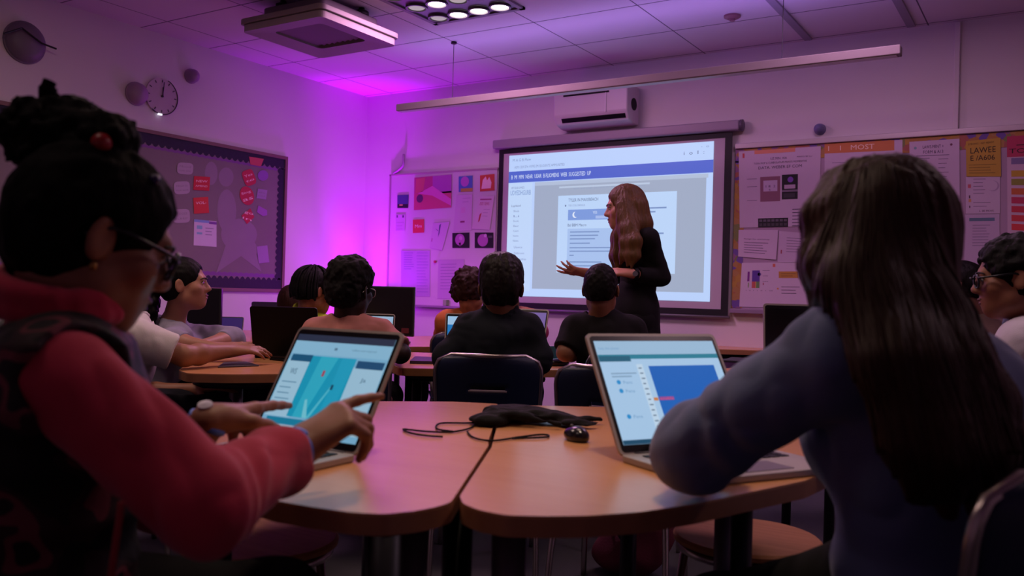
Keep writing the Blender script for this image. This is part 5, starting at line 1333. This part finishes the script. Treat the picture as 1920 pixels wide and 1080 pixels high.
obj('dial', MB().lathe([(.014, 0), (.014, .004), (0, .0045)], W_ - nrm(W_ - E_) * .012 - CAMF * .031, -CAMF, 16), mat('dial', '#77777f', .2, .5), wt)
def longhair(t, hc, R, hs, falls, th, m, vox, groove=.0035, fy=.118):
    """falls: list of (points, radii) locks in world space; the cap and the locks are one mesh, fine strands a second"""
    s = SDF(); l = lambda x, y, z: hc + R @ (V(x, y, z) * hs)
    s.ell(l(0, -.016, .036), V(.080 + th, .101 + th, .092 + th) * hs, R, .02)
    s.ell(l(0, -.05, -.02), V(.074 + th, .06 + th, .09 + th) * hs, R, .03)
    for pts, rs in falls:
        for i in range(len(pts) - 1): s.cone(pts[i], pts[i + 1], rs[i], rs[i + 1], .025)
    s.ell(l(0, fy, -.03), V(.066 + th * .2, .085, .105) * hs, R, .012, 's')
    def dp(Q):
        q = (Q - hc) @ R
        an = np.arctan2(q[:, 0], -q[:, 1])
        return groove * vnoise(np.stack([an * 14, q[:, 2] * 5, q[:, 1] * 8], 1)) + groove * .6 * vnoise(np.stack([an * 34, q[:, 2] * 7, q[:, 1] * 20], 1))
    h = obj('hair', s.mesh(vox, dp, 1), m, t, smooth=True)
    return h
l = lambda x, y, z: hc + R @ V(x, y, z)
fall = []
for x in (-.055, -.03, .0, .03, .055):
    fall.append(([l(x, -.07, .0), l(x * 1.2, -.085, -.1), l(x * 1.3, -.075, -.2), l(x * 1.3, -.055, -.3 + abs(x))], [.05, .045, .035, .016]))
for sx in (-1, 1):
    fall.append(([l(sx * .07, .005, .03), l(sx * .085, .02, -.06), l(sx * .082, .045, -.15), l(sx * .08, .07, -.25), l(sx * .075, .075, -.36)], [.028, .03, .034, .03, .01]))
    fall.append(([l(sx * .07, -.03, .0), l(sx * .09, -.03, -.1), l(sx * .092, .0, -.2), l(sx * .09, .03, -.36)], [.04, .042, .04, .012]))
fall.append(([l(-.07, .0, .0), P(1186, 425, DT - .14), P(1194, 452, DT - .2), P(1192, 480, DT - .21), P(1184, 502, DT - .21)], [.034, .031, .028, .022, .006]))
fall.append(([l(-.06, .0, .0), P(1180, 430, DT - .14), P(1184, 455, DT - .18), P(1181, 480, DT - .19), P(1176, 498, DT - .19)], [.034, .031, .028, .022, .006]))
fall.append(([l(-.07, .02, .0), P(1171, 430, DT - .12), P(1171, 455, DT - .15), P(1168, 480, DT - .16), P(1163, 496, DT - .15)], [.03, .029, .027, .02, .006]))
longhair(t, hc, R, 1.0, fall, .004, HTEACH, .0045, .003)
# ------------------------------------------------------------------ girl in maroon (front)
def camo_mat():
    m = mat('camo_vest', '#0c0a0d', .7, bump=(60, .15), spec=.3)
    nt = m.node_tree; b = nt.nodes['Principled BSDF']; tc = nt.nodes.new('ShaderNodeTexCoord')
    n = nt.nodes.new('ShaderNodeTexNoise'); n.inputs['Scale'].default_value = 13; n.inputs['Detail'].default_value = 1.5; nt.links.new(tc.outputs['Object'], n.inputs['Vector'])
    cr = nt.nodes.new('ShaderNodeValToRGB'); cr.color_ramp.interpolation = 'CONSTANT'; el = cr.color_ramp.elements
    el[0].color = lin('#070608'); el[1].position = .47; el[1].color = lin('#2a141a')
    e = el.new(.56); e.color = lin('#6a2c38'); e = el.new(.63); e.color = lin('#120b10')
    nt.links.new(n.outputs['Fac'], cr.inputs[0]); nt.links.new(cr.outputs[0], b.inputs['Base Color']); return m
MAROON = cloth('maroon', '#b8304a', (300, .12), (10, .1), .2)
aG = 62
SCg = P(118, 628, 1.19)
hpg = P(60, 1180, 1.2); hpg[2] = .565
Wr, El = P(556, 842, 1.28), P(385, 943, 1.05)
tipR = P(668, 765, 1.50); Wl = P(392, 788, 1.42)
t, B, hc, R, tips = person('girl with glasses and high bun in maroon sweater and dark vest, pointing at a laptop', hpg, SCg, aG, .155, .96, (P(182, 448, 1.2), head_frame(53, -20)), 1.0,
    [(P(300, 930, 1.42), Wl), (El, Wr)], '#8a5a42', '#b8304a', 'sweater', (1.55, 1.78), .014, vox=.0042, shirt_mat=MAROON, trousers='#0a0a10', neckr=.05,
    hands=(dict(d=P(520, 754, 1.62) - Wl, n=UP * .75 - CAMR * .4 - CAMF * .65, sz=1.06, curl=((.05, .1, .05), (.8, .9, .5), (.95, .9, .5), (1.0, .9, .5)), thumb=.55),
           dict(d=CAMR * .70 + UP * .50 + CAMF * .55, n=UP * .62 - CAMF * .62 - CAMR * .4, sz=1.04, curl=((.30, .14, .08), (.85, .95, .5), (.95, .95, .5), (1.0, .95, .5)), thumb=.6)),
    shirt_disp=lambda Q: wrinkle(Q, .0075, 10, (1, 1, 1), 9.0) + .0055 * np.exp(-((np.linalg.norm(Q - El - (Wr - El) * .35, axis=1)) / .11) ** 2) * np.sin(((Q - El) @ nrm(Wr - El)) * 120 + 9 * vnoise(Q * 9)) * (.6 + .6 * vnoise(Q * 13 + 4)),
    tz=None, face=dict(brow='#0c0606', lip='#5a2c2a'), legs_pts=[(hpg + heading(165) * .085 * x, hpg + heading(165) * .11 * x + heading(92) * .34 + UP * .01, V(*((hpg + heading(165) * .11 * x + heading(92) * .36) * V(1, 1, 0))) + UP * .085) for x in (-1, 1)])
# cuff, collar
ax = nrm(Wr - El); ce = El + (Wr - El) * .78
cf = SDF(); cf.cone(ce - ax * .03, ce + ax * .004, .048, .042, .01); cf.cone(ce + ax * .002, ce + ax * .03, .033, .031, .004, 's')
so = [c for c in t.children if c.name.startswith('sweater')][0]
obj('cuff', cf.mesh(.0035, lambda Q: wrinkle(Q, .002, 30), 1), MAROON, so, smooth=True)
nb = SCg; nk = hc + R @ V(0, -.028, -.07); axn = nrm(nk - nb)
e1 = nrm(np.cross(axn, heading(aG))); e2 = np.cross(e1, axn); cs = SDF(); N = 18
pts = [nb + axn * (.045 - .016 * math.sin(2 * PI * k / N)) + (e1 * math.cos(2 * PI * k / N) + e2 * math.sin(2 * PI * k / N)) * .068 for k in range(N)]
for k in range(N): cs.cone(pts[k], pts[(k + 1) % N], .017, .017, .01); cs.cone(pts[k] + axn * .024, pts[(k + 1) % N] + axn * .024, .014, .014, .012)
obj('collar', cs.mesh(.004, lambda Q: wrinkle(Q, .002, 22), 1), MAROON, so, smooth=True)
# quilted vest over the torso
vB = dict(B); vs_ = SDF(); torso(vs_, B, .03)
for i in (0, 1):
    S, E, W = B['arms'][i]; d_ = nrm(E - S); o_ = nrm(S - SCg); q_ = o_ * .045 + (CAMR * .04 + UP * .02) * i; vs_.cone(S + d_ * .01 + q_, S + d_ * .3 + q_, .08, .074, .012, 's')
vs_.cone(nb + axn * .03, nk + axn * .1, .085, .1, .02, 's'); vs_.cut(hpg - UP * .09, (0, 0, -1), .02)
obj('vest', vs_.mesh(.006, lambda Q: .007 * np.abs(np.sin(Q[:, 2] * 42)) - .004 + wrinkle(Q, .003, 20), 1), camo_mat(), t, smooth=True)
S, E, W = B['arms'][1]
u_ = nrm(SCg - hpg)
obj('zip_cord', MB().tube(spline([P(228, 940, .98), P(222, 985, .975), P(214, 1040, .97), P(208, 1085, .97)], 5), .004, 8), paint('#8a1420'), t, smooth=True)
# wristbands
def band(c, ax, r_, w_, m, nm='wristband'):
    obj(nm, MB().lathe([(r_ - .003, -w_), (r_ + .002, -w_ * .8), (r_ + .002, w_ * .8), (r_ - .003, w_)], c, ax, 28), m, t, smooth=True)
BLUEB = mat('band_blue', '#4a7ae0', .5, bump=(200, .1))
band(Wr - ax * .004, ax, .0315, .004, BLUEB); band(Wr - ax * .016, ax, .0325, .004, BLUEB)
axl = nrm(Wl - B['arms'][0][1]); band(Wl - axl * .004, axl, .0315, .006, BLUEB)
o = MB().lathe([(.012, 0), (.012, .005), (.0, .007)], Wl - axl * .004 + (UP * .8 - CAMF * .4) * .034, nrm(UP * .8 - CAMF * .4), 16); obj('band_tag', o, mat('band_white', '#b8b4c8', .5), t)
# hair, bun, bobbles
l = lambda x, y, z: hc + R @ V(x, y, z)
s = cap(hc, R, 1.0, .008, -.078, line=.004)
hb = hair(t, s, hairm('jet', '#070506', .75, .08), .0045, lambda Q: .003 * vnoise(Q * V(60, 60, 60)) + .003 * vnoise(((Q - hc) @ R) * V(120, 16, 30)))
bc = P(104, 256, 1.22); s = SDF()
base = l(0, -.045, .115)
s.cone(base, bc - UP * .02, .05, .052, .03); s.ell(bc, (.058, .058, .052), None, .02); s.ell(bc - CAMR * .028 + UP * .005, (.034, .045, .04), None, .02); s.ell(bc + CAMR * .022 + UP * .006, (.038, .045, .04), None, .02)
obj('bun', s.mesh(.004, lambda Q: .011 * vnoise(Q * 40) + .007 * vnoise(Q * 90) + .003 * vnoise(Q * 200), 1), hairm('jet', '#070506'), hb, smooth=True)
obj('hair_tuft', MB().tube(spline([bc + UP * .05, P(92, 195, 1.21), P(90, 165, 1.2), P(94, 152, 1.2)], 4), [.018] * 5 + [.012] * 4 + [.009] * 4, 10), hairm('jet', '#070506'), hb, smooth=True)
def bead(px, py, d, r_, c): obj('hair_bobble', SDF().ell(P(px, py, d), (r_, r_, r_), None).mesh(.0025, None, 1), mat('bobble' + c, c, .35), hb, smooth=True)
bead(190, 268, 1.16, .0135, '#9a1018'); bead(290, 337, 1.19, .008, '#2a1858'); bead(62, 322, 1.2, .011, '#5a2408')
glasses(t, hc, R, 1.0, '#0a0e1c', .003)
obj('earring', SDF().ell(l(.082, -.006, -.043), (.005, .005, .006), None).mesh(.0018, None, 1), mat('gold', '#b0884a', .3, .8), t, smooth=True)
# ------------------------------------------------------------------ long haired woman (front)
BLUE = cloth('slate', '#626e96', (380, .12), (12, .08), .2)
aW = -24
SCw2 = P(1730, 664, 1.28)
hpw = P(1770, 1190, 1.34); hpw[2] = .62
Ew, Ww = P(1300, 878, 1.385), P(1345, 800, 1.60); Ew[2] = .812; Ww[2] = .815
B_dir = nrm(P(1575, 650, 1.2) - Ew)
t, B, hc, R, tips = person('woman with very long brown hair in a slate blue shirt, back to the camera', hpw, SCw2, aW, .165, 1.0, (P(1650, 450, 1.31), head_frame(-26, -12)), .95,
    [(Ew, Ww), (P(1930, 860, 1.5), P(1690, 822, 1.62))], '#8a5e4c', '#5d6480', 'shirt', (1.72, 1.75), .022, vox=.0045, shirt_mat=BLUE, trousers='#07070a', collar=(.014, None, .03), bust=True,
    shirt_disp=lambda Q: wrinkle(Q, .0065, 9, (1, 1, 1), 4.0) + .006 * np.exp(-((np.linalg.norm(Q - Ew - B_dir * .05, axis=1)) / .12) ** 2) * np.sin(((Q - Ew) @ B_dir) * 85 + 8 * vnoise(Q * 8)) * (.6 + .6 * vnoise(Q * 12 + 4)),
    hands=(dict(d=CAMF * .9 - CAMR * .1 + UP * .06, n=UP, curl=((.12, .2, .15),) * 4, thumb=.2), dict(d=CAMF * .8 - CAMR * .6 + UP * .05, n=UP, curl=((.12, .2, .15),) * 4, thumb=.2)), tz=None, tilt=-17, legs_pts=[(hpw + heading(66) * .085 * x, (hpw + heading(66) * .12 * x + heading(-24) * .4) * V(1, 1, 0) + UP * .455, (hpw + heading(66) * .12 * x + heading(-24) * .42) * V(1, 1, 0) + UP * .085) for x in (-1, 1)])
l = lambda x, y, z: hc + R @ (V(x, y, z) * .95)
fall = []
# locks fall over the back and both shoulders
for (x0, pts, rs) in ((-.075, [(1552, 500, 1.27), (1570, 575, 1.26), (1605, 640, 1.17)], [.028, .03, .026, .012]), 
                      (-.05, [(1600, 540, 1.2), (1668, 690, 1.10), (1706, 830, 1.07), (1716, 925, 1.07)], [.05, .042, .038, .034, .012]),
                      (-.01, [(1650, 560, 1.19), (1710, 700, 1.11), (1760, 850, 1.07), (1775, 955, 1.07)], [.05, .05, .05, .045, .016]),
                      (.03, [(1710, 560, 1.20), (1775, 700, 1.13), (1825, 850, 1.10), (1838, 960, 1.10)], [.05, .05, .05, .045, .014]),
                      (.07, [(1742, 560, 1.25), (1812, 700, 1.2), (1874, 830, 1.17), (1888, 930, 1.17)], [.026, .034, .04, .036, .012]),
                      (.06, [(1722, 520, 1.25), (1775, 640, 1.18), (1842, 760, 1.14), (1866, 880, 1.12)], [.03, .038, .042, .04, .014])):
    ps = [l(x0, -.055 if abs(x0) < .06 else -.01, .02)] + [P(*q) for q in pts]
    fall.append((ps, rs + [.012] * (len(ps) - len(rs))))
for off in ((-.052, .0), (-.05, .03), (-.045, .055)):
    y_ = off[1]
    fall.append(([l(off[0] * .6, y_, .108), l(-.07, y_, .05), l(-.079, y_, -.02), P(1543 + y_ * 100, 520, 1.31 + y_), P(1556 + y_ * 90, 575, 1.31 + y_), P(1572, 612, 1.28 + y_)], [.018, .02, .022, .024, .022, .01]))
HW = hairm('auburn', '#33190f', .55, .15, (1, 1, .04), .6)
hh = longhair(t, hc, R, .95, fall, .005, HW, .0045, .0035, .16)
# fine loose strands lying on top of the hair
from mathutils.bvhtree import BVHTree
me = hh.data; Lh = LOC[hh.name]
bv = BVHTree.FromPolygons([Vector(v.co) + Vector(Lh) for v in me.vertices], [tuple(p.vertices) for p in me.polygons])
rg = random.Random(11); pl = []
for i in range(230):
    x0 = rg.uniform(-1, 1)
    pts = []
    for k in range(15):
        q = k / 14
        px = 1650 + x0 * (60 + 90 * min(1, q * 2.6)) + 150 * max(0, q - .3) / .7 * (.62 + .25 * x0) * 1.2 + 4 * math.sin(k * .8 + i)
        py = 300 + 640 * q + 26 * abs(x0) * (1 - q)
        dr = Vector(ray(px, py)).normalized()
        h_ = bv.ray_cast(Vector(EYE), dr)
        if h_[0] is None: continue
        p_ = V(*h_[0]) + V(*h_[1]) * (.001 + .002 * rg.random())
        if pts and np.linalg.norm(p_ - pts[-1]) > .11: break
        pts.append(p_)
    if len(pts) > 4:
        pp = spline(pts, 3); n_ = len(pp)
        pl.append((pp, [.0012 + .0012 * math.sin(PI * (j + .5) / n_) for j in range(n_)]))
obj('loose_strands', strands(pl, 0, 5), mat('strand_auburn', '#2e150c', .5, spec=.2), hh, smooth=True)
# ================================================================== light
def area(name, loc, size, power, col, rot=(0, 0, 0), shape='SQUARE', sizey=None, spread=None):
    l = bpy.data.lights.new(name, 'AREA'); l.energy = power; l.color = lin(col)[:3]; l.size = size; l.shape = shape
    if sizey: l.shape = 'RECTANGLE'; l.size_y = sizey
    if spread: l.spread = spread
    o = bpy.data.objects.new(name, l); COL.objects.link(o); o.location = loc; o.rotation_euler = rot
    return o
def spot(name, loc, target, power, col, angle, blend, r=.03):
    l = bpy.data.lights.new(name, 'SPOT'); l.energy = power; l.color = lin(col)[:3]; l.spot_size = math.radians(angle); l.spot_blend = blend; l.shadow_soft_size = r
    o = bpy.data.objects.new(name, l); COL.objects.link(o); o.location = loc
    d = Vector(target) - Vector(loc); o.rotation_euler = d.to_track_quat('-Z', 'Y').to_euler()
    return o
# the purple uplight on the floor in the corner
UX, UY = XL + .32, D - .32
up = thing('corner_uplight', 'purple floor uplight glowing in the corner behind the students', 'lamp', (UX, UY, 0))
obj('base', MB().lathe([(.11, 0), (.11, .02), (.09, .03)], (UX, UY, 0.001), n=24), DARK, up)
obj('housing', MB().lathe([(.07, .03), (.085, .2), (.08, .2), (.065, .06), (0, .06)], (UX, UY, 0), n=24), DARK, up, smooth=False)
obj('lens', MB().lathe([(.0, .12), (.064, .12), (.0, .125)], (UX, UY, 0), n=20), glow('#d000ff', 3.0), up)
spot('uplight_beam', (UX, UY, .24), (UX - .1, UY + .1, 2.8), 150, '#b000f8', 74, .85, .05)
spot('uplight_core', (UX + .02, UY - .02, .24), (UX - .2, UY + .2, 2.75), 400, '#b800f6', 36, 1.0, .05)
l = bpy.data.lights.new('uplight_glow', 'POINT'); l.energy = 15; l.color = lin('#c030e8')[:3]; l.shadow_soft_size = .15
o = bpy.data.objects.new('uplight_glow', l); COL.objects.link(o); o.location = (UX + .45, UY - .45, 1.1)
# the ceiling panel in view first, then unseen fill lights added overhead
area('panel_and_fill', (-3.12, 4.12, ZC - .03), .6, 32, '#f4acdf')
area('panel_and_fill', (-.9, 4.3, ZC - .03), .6, 14, '#eeb4e0')
area('panel_and_fill', (-1.5, 2.35, ZC - .03), .6, 9, '#ffd8c4')
area('panel_and_fill', (-3.2, 1.9, ZC - .03), .6, 16, '#ffd8cc')
area('panel_and_fill', (-1.6, .3, ZC - .03), .6, 3, '#ffdcd0')
area('panel_and_fill', (.7, 2.9, ZC - .03), .6, 10, '#f6ccd8')
spot('panel_and_fill', (-.75, 2.3, ZC - .02), (-.05, 3.1, 1.0), 30, '#f8dcea', 48, .9, .12)  # unseen spot added to brighten the boy in the white shirt
spot('table_fill', (-.85, 1.5, ZC - .02), (-.82, 1.4, 0), 60, '#ffdcc0', 50, .9, .12)  # unseen spot added to lift the front tabletops, no fitting there
# violet fill light added above the unlit bar, brightens the ceiling
area('ceiling_fill', ((bl[0] + br[0]) / 2, YBAR, zb + .03), br[0] - bl[0] - .1, 7, '#a884f0', rot=(PI, 0, 0), sizey=.04)
# dim violet world background added as ambient light
wd = bpy.data.worlds.new('world'); SC.world = wd; wd.use_nodes = True
wd.node_tree.nodes['Background'].inputs[0].default_value = (.05, .03, .06, 1); wd.node_tree.nodes['Background'].inputs[1].default_value = .2
SC.view_settings.view_transform = 'Standard'; SC.view_settings.look = 'None'; SC.view_settings.gamma = 1; SC.view_settings.exposure = 0
SC.view_settings.use_curve_mapping = False
SC.cycles.max_bounces = 6; SC.cycles.diffuse_bounces = 4; SC.cycles.glossy_bounces = 3; SC.cycles.transmission_bounces = 4
SC.cycles.use_denoising = True; SC.cycles.sample_clamp_indirect = 6; SC.cycles.caustics_reflective = False; SC.cycles.caustics_refractive = False
cd.dof.use_dof = True; cd.dof.focus_distance = 3.9; cd.dof.aperture_fstop = 4.0
